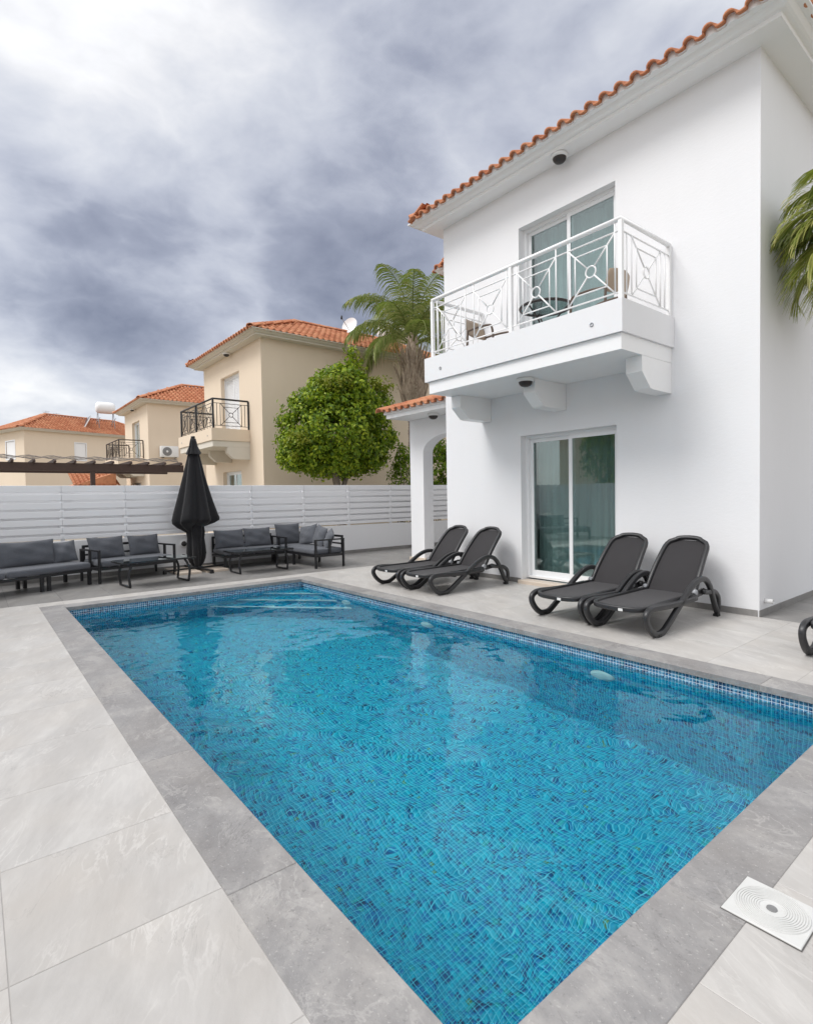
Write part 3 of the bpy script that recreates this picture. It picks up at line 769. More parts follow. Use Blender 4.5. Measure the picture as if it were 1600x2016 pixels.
# arched porch at the villa's end
py0, py1 = 7.24-VY, 7.50-VY
ax0, ax1 = -8.90-VX, -6.972-VX; o0, o1 = -8.48-VX, -6.972-VX-.02
zs_, b_ = 2.215, .34; cxa, aa = (o0+o1)/2, (o1-o0)/2
arc = [(cxa + aa*math.cos(t), zs_ + b_*math.sin(t)) for t in [math.pi*k/20 for k in range(21)]]
outline = [(ax1, -.02), (ax1, 2.915), (ax0, 2.915), (ax0, -.02), (o0, -.02)] + [(x, z) for x, z in reversed(arc)] + [(o1, -.02)]
mb = MB(); n = len(outline)
vs = [(x, py0, z) for x, z in outline] + [(x, py1, z) for x, z in outline]
mb.add(vs, [(i, (i+1)%n, (i+1)%n+n, i+n) for i in range(n)])
for yy, off in ((py0, 0), (py1, 1)):
    pil = [(ax0, yy, -.02), (o0, yy, -.02), (o0, yy, zs_), (ax0, yy, zs_)]; mb.add(pil, [(0,1,2,3) if not off else (3,2,1,0)])
    mb.add([(ax0, yy, zs_), (o0, yy, zs_), (o0, yy, 2.915), (ax0, yy, 2.915)], [(0,1,2,3) if not off else (3,2,1,0)])
    for (xa, za), (xb, zb) in zip(arc, arc[1:]):
        mb.add([(xa, yy, za), (xb, yy, zb), (xb, yy, 2.915), (xa, yy, 2.915)], [(3,2,1,0) if not off else (0,1,2,3)])
    mb.add([(o1, yy, -.02), (ax1, yy, -.02), (ax1, yy, 2.915), (o1, yy, 2.915)], [(0,1,2,3) if not off else (3,2,1,0)])
porch = mb.build('porch', 'white_stucco', villa)
mb = MB(); mb.box(ax0-.06, ax1, py0-.56, wy0-.002, 2.918, 3.0); mb.box(ax0-.10, ax1, py0-.60, wy0-.004, 3.0, 3.05); mb.build('porch_cornice', 'white_paint', porch)
ppit = R(17)
roof_slope(porch, (ax0-.16, py0-.66, 3.035), (1,0,0), (0,1,0), 2.12, lambda u: 1.28, ppit, 4, 60, mortar='white_paint')
mb = MB(); mb.add([(ax0-.1,py0-.62,3.03),(ax1,py0-.62,3.03),(ax1,wy0-.01,3.40),(ax0-.1,wy0-.01,3.40),(ax0-.1,wy0-.01,3.03)], [(0,1,2,3),(0,3,4)]); mb.build('porch_roof_deck', 'roof_tile_mass', porch)
ridge_caps(porch, (ax0-.15, py0-.66, 3.07), (ax0-.15, wy0-.02, 3.07+1.45*math.tan(ppit)*.98), 'verge_tile')
MB().slab(ax0-.03, o0+.06, py0-.04, py1+.04, -.003, .06, .005).build('pillar_base', 'marble_sill', porch)
dome_light('dome lamp under the tall eaves above the upper balcony door', (-4.50, 6.335, HTOP), 'round dome lamps on the white villa')
dome_light('dome lamp on the underside of the white balcony', (-4.60, 5.70, 2.854), 'round dome lamps on the white villa')
dome_light('dome lamp under the small porch roof beside the arch', (-7.86, 6.98, 2.917), 'round dome lamps on the white villa')

house_b = house('beige_house', 'nearest beige house, behind the round tree, with white louvred shutters', (-14.70, 6.56, 0), 'beige_stucco', 'cream_paint', 'black_metal', single=5, shutters=True, group='beige houses beyond the fence')
dome_light('dome lamp under the eaves of the nearest beige house', (-16.9, 6.40, HTOP), 'lamps on the beige houses')
house_c = house('beige_house', 'middle beige house with a fan unit on its side wall', (-27.61, 6.62, 0), 'beige_stucco', 'cream_paint', 'bronze_metal', group='beige houses beyond the fence', fine=False)
dome_light('dome lamp under the eaves of the middle beige house', (-29.9, 6.46, HTOP), 'lamps on the beige houses')
house_d = house('beige_house', 'farthest beige house at the left edge, carrying a white water tank', (-41.96, 2.76, 0), 'beige_stucco', 'cream_paint', 'bronze_metal', shutters=True, dep=9.5, group='beige houses beyond the fence', fine=False, rz=R(18.6), balcony=False, lower=False,
    right_holes=[(3.06, 3.76, 4.14, 5.29)], front_extra=[(-2.57, -1.31, 4.18, 5.30)])
for (u0, u1, z0, z1) in ((3.06, 3.76, 4.14, 5.29),):
    fr = MB(); fr.box(-.06, .02, u0-.06, u0, z0-.06, z1+.06); fr.box(-.06, .02, u1, u1+.06, z0-.06, z1+.06); fr.box(-.06, .02, u0, u1, z1, z1+.06); fr.box(-.06, .02, u0, u1, z0-.06, z0)
    w_ = fr.build('window', 'white_aluminium', house_d)
    MB().box(-.05, -.03, u0, u1, z0, z1).build('shutter', 'white_paint', w_)
fr = MB(); fr.box(-2.65, -2.57, -.02, .06, 4.10, 5.38); fr.box(-1.31, -1.23, -.02, .06, 4.10, 5.38); fr.box(-2.57, -1.31, -.02, .06, 5.30, 5.38); fr.box(-2.57, -1.31, -.02, .06, 4.10, 4.18)
w_ = fr.build('window', 'white_aluminium', house_d); MB().box(-2.57, -1.31, .03, .05, 4.18, 5.30).build('shutter', 'white_paint', w_)
# low wing with a lean-to roof between the far houses
lean = thing('garden_room', 'low terracotta lean-to roof seen just above the fence', 'outbuilding', (-30, 3.7, 0))
MB().box(-3, 0, .35, 2.9, -.05, 2.1).build('wall', 'beige_stucco', lean)
lr = MB().add([(-3.2,.0,2.05),(.3,.0,2.05),(.3,1.9,2.72),(-3.2,1.9,2.72),(.3,1.9,2.05),(-3.2,1.9,2.05)], [(0,1,2,3),(1,4,2),(0,3,5),(3,2,4,5)]).build('roof', 'roof_tile_mass', lean)
roof_slope(lr, (.35, .05, 2.08), (0,1,0), (-1,0,0), 2.0, lambda u: 1.9, R(19))
# fan unit
ac = thing('air_conditioner', 'white outdoor fan unit on the wall of the middle beige house', 'air conditioner', (-27.61, 7.48, 3.36))
ac_b = rounded_box(.3, .8, .52, .02, 2); link('casing', ac_b, 'white_plastic', ac, (.19, 0, .27))
MB().lathe([(0, .35), (.04, .352), (.045, .347), (.07, .346), (.2, .346), (.21, .342), (.21, .338)], (0, -.12, .27), 28, True, 'x').build('fan_grille', 'ac_grille', ac)
MB().lathe([(0, .36), (.045, .358), (.05, .348)], (0, -.12, .27), 20, True, 'x').build('fan_hub', 'white_plastic', ac)
for y in (-.28, .28): MB().box(.0, .36, y-.015, y+.015, -.03, .0).build('bracket', 'black_metal', ac)
# solar water heater on the farthest house
sw = thing('solar_water_heater', 'white cylindrical water tank and tilted panel on the farthest roof', 'water heater', (-44.6, 7.5, 6.75))
MB().lathe([(0, -.62), (.30, -.60), (.40, -.5), (.42, -.3), (.42, .3), (.40, .5), (.30, .6), (0, .62)], (0, .35, 1.32), 24, True, 'y').build('tank', 'white_paint', sw)
fr = MB()
for y in (-.15, .85):
    fr.tube([(.5, y, -.2), (.1, y, .95)], .025, 6); fr.tube([(-.6, y, -.2), (-.1, y, .95)], .025, 6); fr.tube([(-.9, y, .2), (.9, y, .5)], .02, 6)
fr.build('stand', 'grey_plastic', sw)
MB().prism([(-.75, .55), (-.70, .50), (-1.28, -.62), (-1.33, -.58)], -.9, .9, 'x').build('solar_panel', 'white_paint', sw)
MB().prism([(-.72, .60), (-.755, .565), (-1.335, -.575), (-1.31, -.60)], -.8, .8, 'x').build('panel_glass', 'panel_blue', sw)
for k, (x, y, hh) in enumerate(((-45.4, 4.3, 1.0), (-45.6, 4.95, .9), (-45.8, 5.9, .7))):
    an = thing('antenna', ['leftmost thin roof antenna on the farthest house', 'thin roof antenna right of the leftmost one', 'thin roof antenna closest to the white tank'][k], 'antenna', (x, y, 6.7), 0, 'roof antennas')
    MB().tube([(0,0,-.5), (0,0,hh)], .018, 6).build('mast', 'grey_plastic', an)
    g = MB()
    for q in range(3): g.tube([(0,-.22+.04*q,hh-.05-.1*q), (0,.22-.04*q,hh-.05-.1*q)], .012, 5)
    g.build('crossbars', 'grey_plastic', an)
# dish and tank on the nearest beige house
dish = thing('satellite_dish', 'white satellite dish on the nearest beige roof beside the palm', 'satellite dish', (-17.0, 11.1, 7.1))
MB().tube([(0,0,-.3), (0,0,.42)], .025, 8).build('mast', 'grey_plastic', dish)
dm = MB().lathe([(.31*t, .09*t*t) for t in [k/8 for k in range(9)]], (0,0,0), 28).build('reflector', 'white_paint', dish, (.05, -.02, .48)); dm.rotation_euler = (R(72), 0, R(25))
MB().tube([(.05,-.05,.3), (.3,-.55,.62)], .012, 6).build('feed_arm', 'grey_plastic', dish); MB().lathe([(0,-.06),(.035,-.06),(.035,.06),(0,.06)], (.3,-.56,.64), 12).build('feed_horn', 'black_metal', dish)
sw2 = copy_tree(sw); sw2.location = (-17.6, 13.2, 6.6); sw2.rotation_euler = (0,0,0); sw2['label'] = 'white roof water heater half hidden behind the palm fronds'

# ------------------------------------------------------------------ fence
fence = thing('slatted_fence', 'long white slatted fence on a low white wall behind the sofas', 'fence', (FX, 0, 0))
FY0, FY1 = DECK_Y0, 12.4
MB().slab(-.20, 0, FY0, 8.688, -.05, .66, .004).build('base_wall', 'white_stucco', fence); MB().slab(-.20, -.004, 8.692, FY1, -.05, .648, .004).build('base_wall', 'white_stucco', fence)
k = 0; y = FY0
while y < FY1: MB().slab(-.0005, .009, y+.001, min(y+.6, FY1)-.001, -.003, .075, .002).build('skirting_tile', 'paving_tile', fence); y += .6
PY_ = [FY0+.03, -1.0, .02, 1.215, 2.205, 3.405, 4.61, 5.83, 7.02, 8.26, 9.46, 10.65, 11.8, FY1-.03]
SZ = [1.62, 1.469, 1.326, 1.182, 1.039, .900, .761, .676]
for y in PY_: MB().box(-.052, -.012, y-.03, y+.03, .6485, 1.612).build('post', 'fence_white', fence)
sl_cache = {}
for a, b in zip(PY_, PY_[1:]):
    L = round(b-a-.006, 3)
    for q in range(7):
        hgt = SZ[q]-SZ[q+1]-.040
        if q == 6: hgt = .062
        key = (L, round(hgt, 3))
        if key not in sl_cache: sl_cache[key] = MB().prism([(-.011, -hgt), (.004, -hgt), (.008, -hgt+.004), (.008, -.004), (.004, 0), (-.011, 0)], 0, 1, 'x').mesh('slat')
        o = link('slat', sl_cache[key], 'fence_white', fence, (random.uniform(-.001, .001), a+.003, SZ[q])); o.rotation_euler = (0, 0, R(90)); o.scale = (L, 1, 1)
        o.scale = (L, -1, 1)
        if q < 6: MB().box(-.150, -.130, a+.003, b-.003, SZ[q+1]-.045, SZ[q+1]+.06).build('rear_slat', 'fence_white', fence)
wl = thing('wall_light', 'round bulkhead light on the low wall beside the umbrella', 'lamp', (FX+.002, 3.20, .49))
MB().lathe([(0, .0), (.075, .0), (.078, .02), (.065, .035), (.05, .038)], (0,0,0), 24, True, 'x').build('lamp_base', 'white_plastic', wl); MB().lathe([(.052, .036), (.045, .055), (.02, .066), (0, .068)], (0,0,0), 24, True, 'x').build('lamp_shade', 'dark_plastic', wl)
# plain garden wall and neighbour on the camera's side, mirrored in the glass doors
gw = thing('boundary_wall', 'white garden wall mirrored in the ground floor glass door', 'wall', (0, DECK_Y0, 0))
MB().slab(FX-.2, 6, -.2, 0, -.05, 1.62, .01).build('wall', 'white_stucco', gw)
nh = thing('neighbour_house', 'beige house mirrored in the ground floor glass door', 'house', (-7.5, -6.2, 0))
MB().box(-6.5, 5.2, -7, 0, -.05, 5.9).build('wall', 'beige_stucco', nh)
MB().add([(-7,-7.5,5.9),(5.7,-7.5,5.9),(5.7,.5,5.9),(-7,.5,5.9),(-3,-3.5,7.4),(1.7,-3.5,7.4)], [(0,1,5,4),(1,2,5),(2,3,4,5),(3,0,4),(3,2,1,0)]).build('roof', 'roof_tile_mass', nh)

# ------------------------------------------------------------------ pergola
pg = thing('pergola', 'dark brown timber pergola behind the fence at the left', 'pergola', (-12.6, 0, 0))
MB().box(-.05, .05, -2.5, 3.72, 1.95, 2.105).build('beam', 'brown_wood', pg); MB().box(-1.25, -1.15, -2.5, 3.70, 1.96, 2.105).build('beam', 'brown_wood', pg)
for x, y in ((0, 1.95), (0, -2.2), (-1.2, 2.136), (-1.2, -2.42)):
    MB().box(x-.045, x+.045, y-.04, y+.04, -.05, 1.95).build('post', 'brown_wood', pg)
y = 3.62
while y > -2.4:
    MB().prism([(.16, 2.108), (.16, 2.14), (.10, 2.168), (-1.4, 2.168), (-1.4, 2.108)], 0, .045, 'y').build('rafter', 'brown_wood', pg, (0, y, 0)); y -= .335
lt = MB()
for q in range(5):
    path = [(.08-.03*q, -2.4+.1*j, 2.185+.012*q+.018*math.sin(j*.55*3+q)) for j in range(61)]; lt.tube(path, .007, 5)
tag(lt.build('shade_cord', 'sofa_wood', pg))

# ------------------------------------------------------------------ sun loungers
def make_lounger():
    """local: x across, y from the foot end (0) to the head (1.7)"""
    t = thing('sun_lounger', 'lounger', 'sun lounger')
    hw = .265
    # seat outline with a round foot end
    def outline(w, y0, y1, n=14):
        out = [(w, y1)]
        for k in range(n+1):
            a = math.pi*k/n; c, s_ = math.cos(a), math.sin(a)
            out.append((w*math.copysign(abs(c)**.62, c), y0 + .17 - .17*abs(s_)**.75))
        return out + [(-w, y1)]
    o = None
    zs = lambda x, y: .268 + .012*min(1, y/.4) - .022*(1-(x/hw)**2)*math.sin(math.pi*min(1, max(0, y/1.19)))
    n = 16; vs = []; fs = []; rows = 26
    for j in range(rows+1):
        y = .13 + (1.19-.13)*(j/rows)**1.0
        if y < .30:
            s_ = max(0.0, 1-(y-.13)/.17)**(1/.75); s_ = min(1, s_); c = math.sqrt(max(0, 1-s_*s_)); w = (hw-.02)*c**.62
        else: w = hw-.02
        for i in range(n+1):
            x = w*(2*i/n-1); vs.append((x, y, zs(x, y)))
    for j in range(rows):
        for i in range(n): a = j*(n+1)+i; fs.append((a, a+1, a+n+2, a+n+1))
    MB().add(vs, fs, True).build('seat_panel', 'sling_mesh', t)
    path = [(x, y, zs(x, y)-.006) for x, y in outline(hw-.005, .11, 1.19)]
    MB().sweep(path, superellipse(.022, .026, 12, 3.5), True).build('seat_frame', 'charcoal_plastic', t)
    MB().box(-hw+.02, hw-.02, 1.165, 1.20, .235, .275).build('cross_bar', 'charcoal_plastic', t); MB().box(-hw+.02, hw-.02, .62, .66, .205, .235).build('cross_bar', 'charcoal_plastic', t)
    # backrest, leaning
    y0, z0, ang, L = 1.20, .275, R(49), .70
    B = lambda x, s_, off=0: (x, y0 + s_*math.cos(ang) - off*math.sin(ang), z0 + s_*math.sin(ang) + off*math.cos(ang))
    def bw(s_):
        w = hw - .012 - .035*(s_/L)**1.5
        r = .13
        if s_ > L-r: q = (s_-(L-r))/r; w -= .085*(1-math.sqrt(max(0, 1-q*q)))+.0
        return w
    vs = []; fs = []; rows = 24
    for j in range(rows+1):
        s_ = L*j/rows - .012*(j == rows)
        for i in range(n+1):
            x = (bw(s_)-.012)*(2*i/n-1); bulge = .02*math.sin(math.pi*s_/L) ; crown = .02*(1-(x/hw)**2)*(1 if s_ > L-.05 else 0)
            vs.append(B(x, s_ + (.018*(1-(2*i/n-1)**2) if j == rows else 0), -.018*(1-(x/hw)**2) + bulge))
    for j in range(rows):
        for i in range(n): a = j*(n+1)+i; fs.append((a, a+1, a+n+2, a+n+1))
    MB().add(vs, fs, True).build('backrest_panel', 'sling_mesh', t)
    path = [B(bw(s_), s_, .02*math.sin(math.pi*s_/L)) for s_ in [L*k/18 for k in range(19)]]
    wt_ = bw(L); path += [B(wt_*math.cos(a), L + .03*math.sin(a), 0) for a in [math.pi*k/10 for k in range(1, 10)]]
    path += [B(-bw(s_), s_, .02*math.sin(math.pi*s_/L)) for s_ in [L*k/18 for k in range(18, -1, -1)]]
    MB().sweep(path, superellipse(.022, .026, 12, 3.5), True, up=B(0,0,1) and (0, -math.sin(ang), math.cos(ang))).build('backrest_frame', 'charcoal_plastic', t)
    # ribbon sides: rail, foot loop, diagonal, arm, rear leg
    for sx in (-1, 1):
        X = sx*.305
        pts = [(1.12, .262), (.80, .255), (.50, .262), (.28, .272), (.18, .262), (.13, .225), (.135, .165), (.19, .092), (.265, .038), (.34, .022), (.43, .031), (.53, .082), (.72, .20), (.95, .345), (1.10, .415), (1.23, .44), (1.34, .425), (1.43, .36), (1.51, .24), (1.58, .11), (1.64, .035)]
        path = spline([(X, y, z) for y, z in pts], 6)
        MB().sweep(path, superellipse(.029, .024, 12, 4), True, up=(1, 0, 0)).build('side_frame', 'charcoal_plastic', t)
        # rear loop behind the leg
        pts = [(1.30, .30), (1.42, .285), (1.56, .27), (1.655, .205), (1.67, .11), (1.645, .035)]
        MB().sweep(spline([(X, y, z) for y, z in pts], 6), superellipse(.026, .019, 10, 4), True, up=(1,0,0)).build('rear_leg', 'charcoal_plastic', t)
        for y in (.34, 1.62): MB().slab(X-.026, X+.026, y-.03, y+.03, 0, .03, .004).build('foot', 'foot_black', t)
        for y in (.9, 1.14): MB().box(min(X, sx*.25), max(X, sx*.25), y-.02, y+.02, .24, .262).build('bracket', 'charcoal_plastic', t)
        MB().lathe([(0, -.02), (.03, -.018), (.034, 0), (.03, .018), (0, .02)], (sx*.265, 1.20, .30), 14, True, 'x').build('hinge', 'grey_plastic', t)
        MB().prism([(1.22, .25), (1.44, .27), (1.46, .30), (1.36, .33), (1.22, .31)], sx*.272-.008, sx*.272+.008, 'x').build('ratchet', 'charcoal_plastic', t)
    MB().box(.055, .10, .0845, .0865, .243, .268).build('label_tag', 'white_plastic', t)
    return t
proto = make_lounger()
LG = [(-6.455, 4.615, 0, 'leftmost sun lounger, nearest the arched porch pillar'), (-5.735, 4.60, 0, 'second sun lounger from the left, just left of the glass door'),
      (-3.475, 4.625, 0, 'sun lounger standing directly in front of the glass door'), (-2.78, 4.60, 0, 'sun lounger nearest the villa corner, right of the glass door'),
      (-1.095, 4.99, 0, 'sun lounger cut off by the right edge of the picture')]
for i, (x, y, a, lab) in enumerate(LG):
    o = proto if i == 0 else copy_tree(proto)
    o.location = (x, y, 0); o.rotation_euler = (0, 0, R(a)); o['label'] = lab; o['group'] = 'charcoal sun loungers along the villa'

# ------------------------------------------------------------------ lounge furniture
def sofa(label, cx, cy, rz, Wd, D, n, armL, armR, backs=True):
    """local: x along the seat, y towards the front"""
    t = thing('garden_sofa', label, 'sofa', (cx, cy, 0), rz, 'black framed garden sofas')
    x0, x1, y0, y1 = -Wd/2, Wd/2, -D/2, D/2; q = .022
    for x in [x0+.03, x1-.03] + ([x0+.66, x0+.76] if Wd > 2 else [0.0] if Wd > 1.6 else []):
        if (armL and x < x0+.1) or (armR and x > x1-.1): continue      # there the arm posts reach the floor
        for y, top in ((y0+.03, .215), (y1-.03, .215)): MB().slab(x-q, x+q, y-q, y+q, 0, top-.0015, .001).build('leg', 'black_metal', t)
    f = MB(); zt = .215
    f.box(x0, x1, y1-.045, y1, zt, zt+.04); f.box(x0, x1, y0, y0+.045, zt, zt+.04); f.box(x0, x0+.04, y0+.045, y1-.045, zt, zt+.04); f.box(x1-.04, x1, y0+.045, y1-.045, zt, zt+.04)
    k = 8
    for i in range(1, k): xx = x0 + Wd*i/k; f.box(xx-.02, xx+.02, y0+.045, y1-.045, zt+.01, zt+.03)
    f.build('seat_frame', 'black_metal', t)
    if backs:
        b = MB(); b.box(x0, x0+.04, y0, y0+.03, .28, .60); b.box(x1-.04, x1, y0, y0+.03, .28, .60); b.box(x0+.04, x1-.04, y0, y0+.03, .56, .60); b.box(x0+.04, x1-.04, y0+.005, y0+.025, .42, .45)
        b.build('back_frame', 'black_metal', t)
    for flag, s_, x in ((armL, -1, x0), (armR, 1, x1)):
        if not flag: continue
        a = MB(); xa, xb = (x-.037, x-.003) if s_ < 0 else (x+.003, x+.037)
        a.box(xa, xb, y1-.036, y1+.002, 0, .520); a.box(xa, xb, y0, y0+.036, 0, .520); a.box(xa, xb, y0-.002, y1+.004, .520, .546); a.box(xa, xb, -.02, .02, .26, .520); a.box(xa, xb, y0+.045, y1-.045, .215, .26)
        a.build('armrest', 'black_metal', t)
    cw = (Wd-.01)/n
    for i in range(n):
        me = rounded_box(cw-.012, D-.01, .105, .035, 3)
        for v in me.vertices:
            v.co.z += .010*(1-(2*v.co.x/cw)**2)*(1-(2*v.co.y/D)**2)*(1 if v.co.z > 0 else 0) + .003*math.sin(v.co.x*23+i)*math.cos(v.co.y*19)
        link('seat_cushion', me, 'grey_cushion', t, (x0+.005+cw*(i+.5), .01, .257+.0535))
    return t
def pillow_mesh(w, h, th, seed):
    r = random.Random(seed); n = 20; vs = []; fs = []
    ph = [r.uniform(0, 6.28) for _ in range(8)]
    for side in (1, -1):
        for j in range(n+1):
            for i in range(n+1):
                u, v = 2*i/n-1, 2*j/n-1
                pin = 1 - .05*(1-u*u)*(v*v) - 0; pin2 = 1 - .05*(1-v*v)*(u*u)
                x = u*w/2*pin2; z = v*h/2*pin
                e = max(0, (1-abs(u)**2.6))*max(0, (1-abs(v)**2.6))
                y = side*th/2*(e**.55) + .007*math.sin(u*5+ph[0]+v*2)*e + .006*math.sin(v*7+ph[1]-u*4)*e
                y += side*.008*math.sin(9*u*v+ph[2])*e
                z += -.008*(1-u*u)*(v > 0)*v*r.uniform(.9, 1.1)
                vs.append((x, y, z))
        b = 0 if side == 1 else (n+1)**2
        for j in range(n):
            for i in range(n):
                a = b + j*(n+1)+i; q = (a, a+1, a+n+2, a+n+1); fs.append(q if side == -1 else q[::-1])
    return MB().add(vs, fs, True).mesh('pillow')
pk = [0]
def pillow(label, so, x, y, w, h, lean=14, yaw=0, roll=0, th=.15, z=None):
    """cushion leaning on the back of sofa so, at local x,y"""
    pk[0] += 1
    me = pillow_mesh(w, h, th, pk[0]); me.materials.append(MATS['grey_cushion'])
    o = bpy.data.objects.new('back_pillow', me); C.objects.link(o)
    M = Matrix.Translation(so.location) @ Matrix.Rotation(so.rotation_euler.z, 4, 'Z')
    zz = (.372 + h/2*math.cos(R(lean)) - .012) if z is None else z
    M = M @ Matrix.Translation((x, y, zz)) @ Matrix.Rotation(R(yaw), 4, 'Z') @ Matrix.Rotation(R(lean), 4, 'X') @ Matrix.Rotation(R(roll), 4, 'Y')
    o.matrix_world = M
    return tag(o, label, 'pillow', 'grey scatter pillows on the sofas')
def along(rz, x, y): return (x*math.cos(rz)-y*math.sin(rz), x*math.sin(rz)+y*math.cos(rz))
# left sofa, turned a little towards the pool; right end near the arm of its neighbour
rzA, WA, DA = R(-90+24.5), 2.5, .70
ox, oy = along(rzA, -WA/2, DA/2); sA = sofa('long grey sofa running out of the picture at the left edge', -10.04-ox, 1.50-oy, rzA, WA, DA, 2, False, False)
rzB, WB, DB = R(-90+15), 1.26, .68
ox, oy = along(rzB, WB/2, DB/2); sB = sofa('two-seat grey sofa left of the umbrella, with both armrests', -9.97-ox, 1.62-oy, rzB, WB, DB, 2, True, True)
sC = sofa('two-seat grey sofa against the wall right of the umbrella', -10.54, 4.35, R(-90), 1.26, .68, 2, True, False)
sD = sofa('corner grey sofa standing out from the wall with a lone armrest', -9.97, 5.34, R(180), 1.80, .64, 2, True, False)
pillow('long grey pillow at the left edge of the picture', sA, .25, -.18, .80, .36, 16, 4)
pillow('widest grey pillow on the long left sofa', sA, -.57, -.20, .84, .40, 13, -3)
pillow('small grey pillow propped on end beside the shared armrest', sA, -1.10, -.12, .34, .36, 20, -24, 6)
pillow('left pillow on the sofa left of the umbrella', sB, .29, -.20, .62, .38, 14, 3)
pillow('right pillow on the sofa left of the umbrella', sB, -.37, -.20, .56, .37, 14, -2)
pillow('left pillow on the sofa right of the umbrella', sC, .32, -.20, .62, .38, 14, 2)
pillow('middle pillow on the sofa right of the umbrella', sC, -.27, -.20, .58, .39, 14, -2)
pillow('pillow in the wall corner of the corner sofa', sC, -.96, -.20, .58, .44, 12, 0, 0, .15)
pillow('left tilted pillow on the back of the corner sofa', sD, .26, -.18, .52, .42, 16, 12, 10)
pillow('right tilted pillow on the back of the corner sofa', sD, -.24, -.18, .52, .42, 16, -6, -9)
pillow('pillow slumped beside the lone armrest', sD, -.66, -.14, .46, .36, 24, -22, -14)
def coffee_table(label, cx, cy, rz):
    t = thing('coffee_table', label, 'table', (cx, cy, 0), rz, 'low black coffee tables')
    Lx, Ly = .27, .57
    f = MB(); z = .375
    f.box(-Lx, Lx, -Ly, -Ly+.03, z, z+.022); f.box(-Lx, Lx, Ly-.03, Ly, z, z+.022); f.box(-Lx, -Lx+.03, -Ly+.03, Ly-.03, z, z+.022); f.box(Lx-.03, Lx, -Ly+.03, Ly-.03, z, z+.022)
    f.build('top_frame', 'black_metal', t)
    MB().slab(-Lx+.002, Lx-.002, -Ly+.002, Ly-.002, z+.0235, z+.0305, .001).build('table_top', 'table_glass', t)
    MB().box(-Lx+.03, Lx-.03, -Ly+.03, Ly-.03, z+.004, z+.012).build('shelf_panel', 'black_metal', t)
    for s_ in (-1, 1):
        leg = [(-.20, s_*(Ly-.17), z+.002), (-.215, s_*(Ly-.13), .30), (-.225, s_*(Ly-.10), .20), (-.225, s_*(Ly-.115), .06), (-.222, s_*(Ly-.12), .018)]
        p = spline(leg, 5); p2 = [Vector((-a.x, a.y, a.z)) for a in reversed(p)]
        MB().sweep(p + p2, superellipse(.011, .018, 8, 4), False, up=(0,1,0)).build('leg', 'black_metal', t)
    return t
coffee_table('low black glass table in front of the left sofas', -9.39, 2.29, R(6)); coffee_table('low black glass table in front of the right-hand sofas', -9.57, 4.14, R(0))

# ------------------------------------------------------------------ folded umbrella
um = thing('folded_umbrella', 'tall folded black garden umbrella between the two sofa groups', 'umbrella', (-10.48, 3.29, 0))
def pleated(prof, folds, depth, seed, n=120, sq=1.0, skew=0.0):
    """cloth gathered round a pole: a few uneven grooves, an uneven hem"""
    r = random.Random(seed); k = len(prof); vs = []
    G = [(2*math.pi*(q + r.uniform(-.33, .33))/folds, r.uniform(.10, .22), r.uniform(.45, 1.15)*depth, r.uniform(-.25, .25)) for q in range(folds)]
    ph = [r.uniform(0, 6.28) for _ in range(5)]
    for j, (rad, z) in enumerate(prof):
        t = j/(k-1)
        for i in range(n):
            a = 2*math.pi*i/n; g = 0
            for (c, w, dp, tw) in G:
                da = (a - c - tw*t + math.pi) % (2*math.pi) - math.pi
                side = .5 if da > 0 else 1.0                     # folds lie over to one side
                g += dp*math.exp(-(da/(w*(.6+.8*side)))**2)*(.35+.65*min(1, t*1.6))
            rr = rad*(1-min(g, .8))*(1 + .06*math.sin(2*a+ph[0]) + .035*math.sin(5*a+ph[1]+3*z))
            dz = (skew*math.sin(a+ph[2]) + .6*skew*math.sin(3*a+ph[3]))*max(0, t-.55)/.45
            vs.append((rr*math.cos(a)*sq, rr*math.sin(a), z+dz))
    fs = [(j*n+i, j*n+(i+1)%n, (j+1)*n+(i+1)%n, (j+1)*n+i) for j in range(k-1) for i in range(n)]
    return MB().add(vs, fs, True)
pleated([(.02, 2.50), (.05, 2.485), (.068, 2.42), (.085, 2.34), (.115, 2.27), (.15, 2.20)], 6, .25, 3, skew=.02).build('canopy_cap', 'umbrella_fabric', um)
pleated([(.06, 2.30), (.10, 2.20), (.145, 2.02), (.195, 1.80), (.255, 1.55), (.32, 1.30), (.385, 1.08), (.415, .98), (.41, .93), (.33, .87), (.22, .82), (.15, .79)], 7, .34, 12, sq=.85, skew=.07).build('canopy', 'umbrella_fabric', um)
pleated([(.15, .88), (.165, .74), (.15, .62), (.165, .48), (.175, .34), (.16, .24), (.125, .15), (.07, .085)], 6, .34, 9, skew=.03).build('canopy_skirt', 'umbrella_fabric', um)
MB().tube([(0,0,.03), (0,0,2.53)], .024, 10).build('pole', 'black_metal', um)
MB().lathe([(0, 2.53), (.035, 2.528), (.04, 2.51), (.03, 2.49)], (0,0,0), 16).build('finial', 'black_metal', um)
MB().slab(-.10, .10, -.10, .10, .04, .09, .01).build('base_socket', 'black_metal', um)
for a in (0, 90, 180, 270):
    o = MB().box(.08, .62, -.025, .025, .045, .07).build('base_arm', 'black_metal', um); o.rotation_euler = (0,0,R(a+8))
    o = MB().slab(.57, .62, -.03, .03, 0, .045, .004).build('base_foot', 'foot_black', um); o.rotation_euler = (0,0,R(a+8))
for a, b in ((1, 1), (-1, 1), (1, -1), (-1, -1)): MB().slab(min(a*.05, a*.45), max(a*.05, a*.45), min(b*.05, b*.45), max(b*.05, b*.45), .001, .042, .004).build('ballast_slab', 'marble_sill', um)

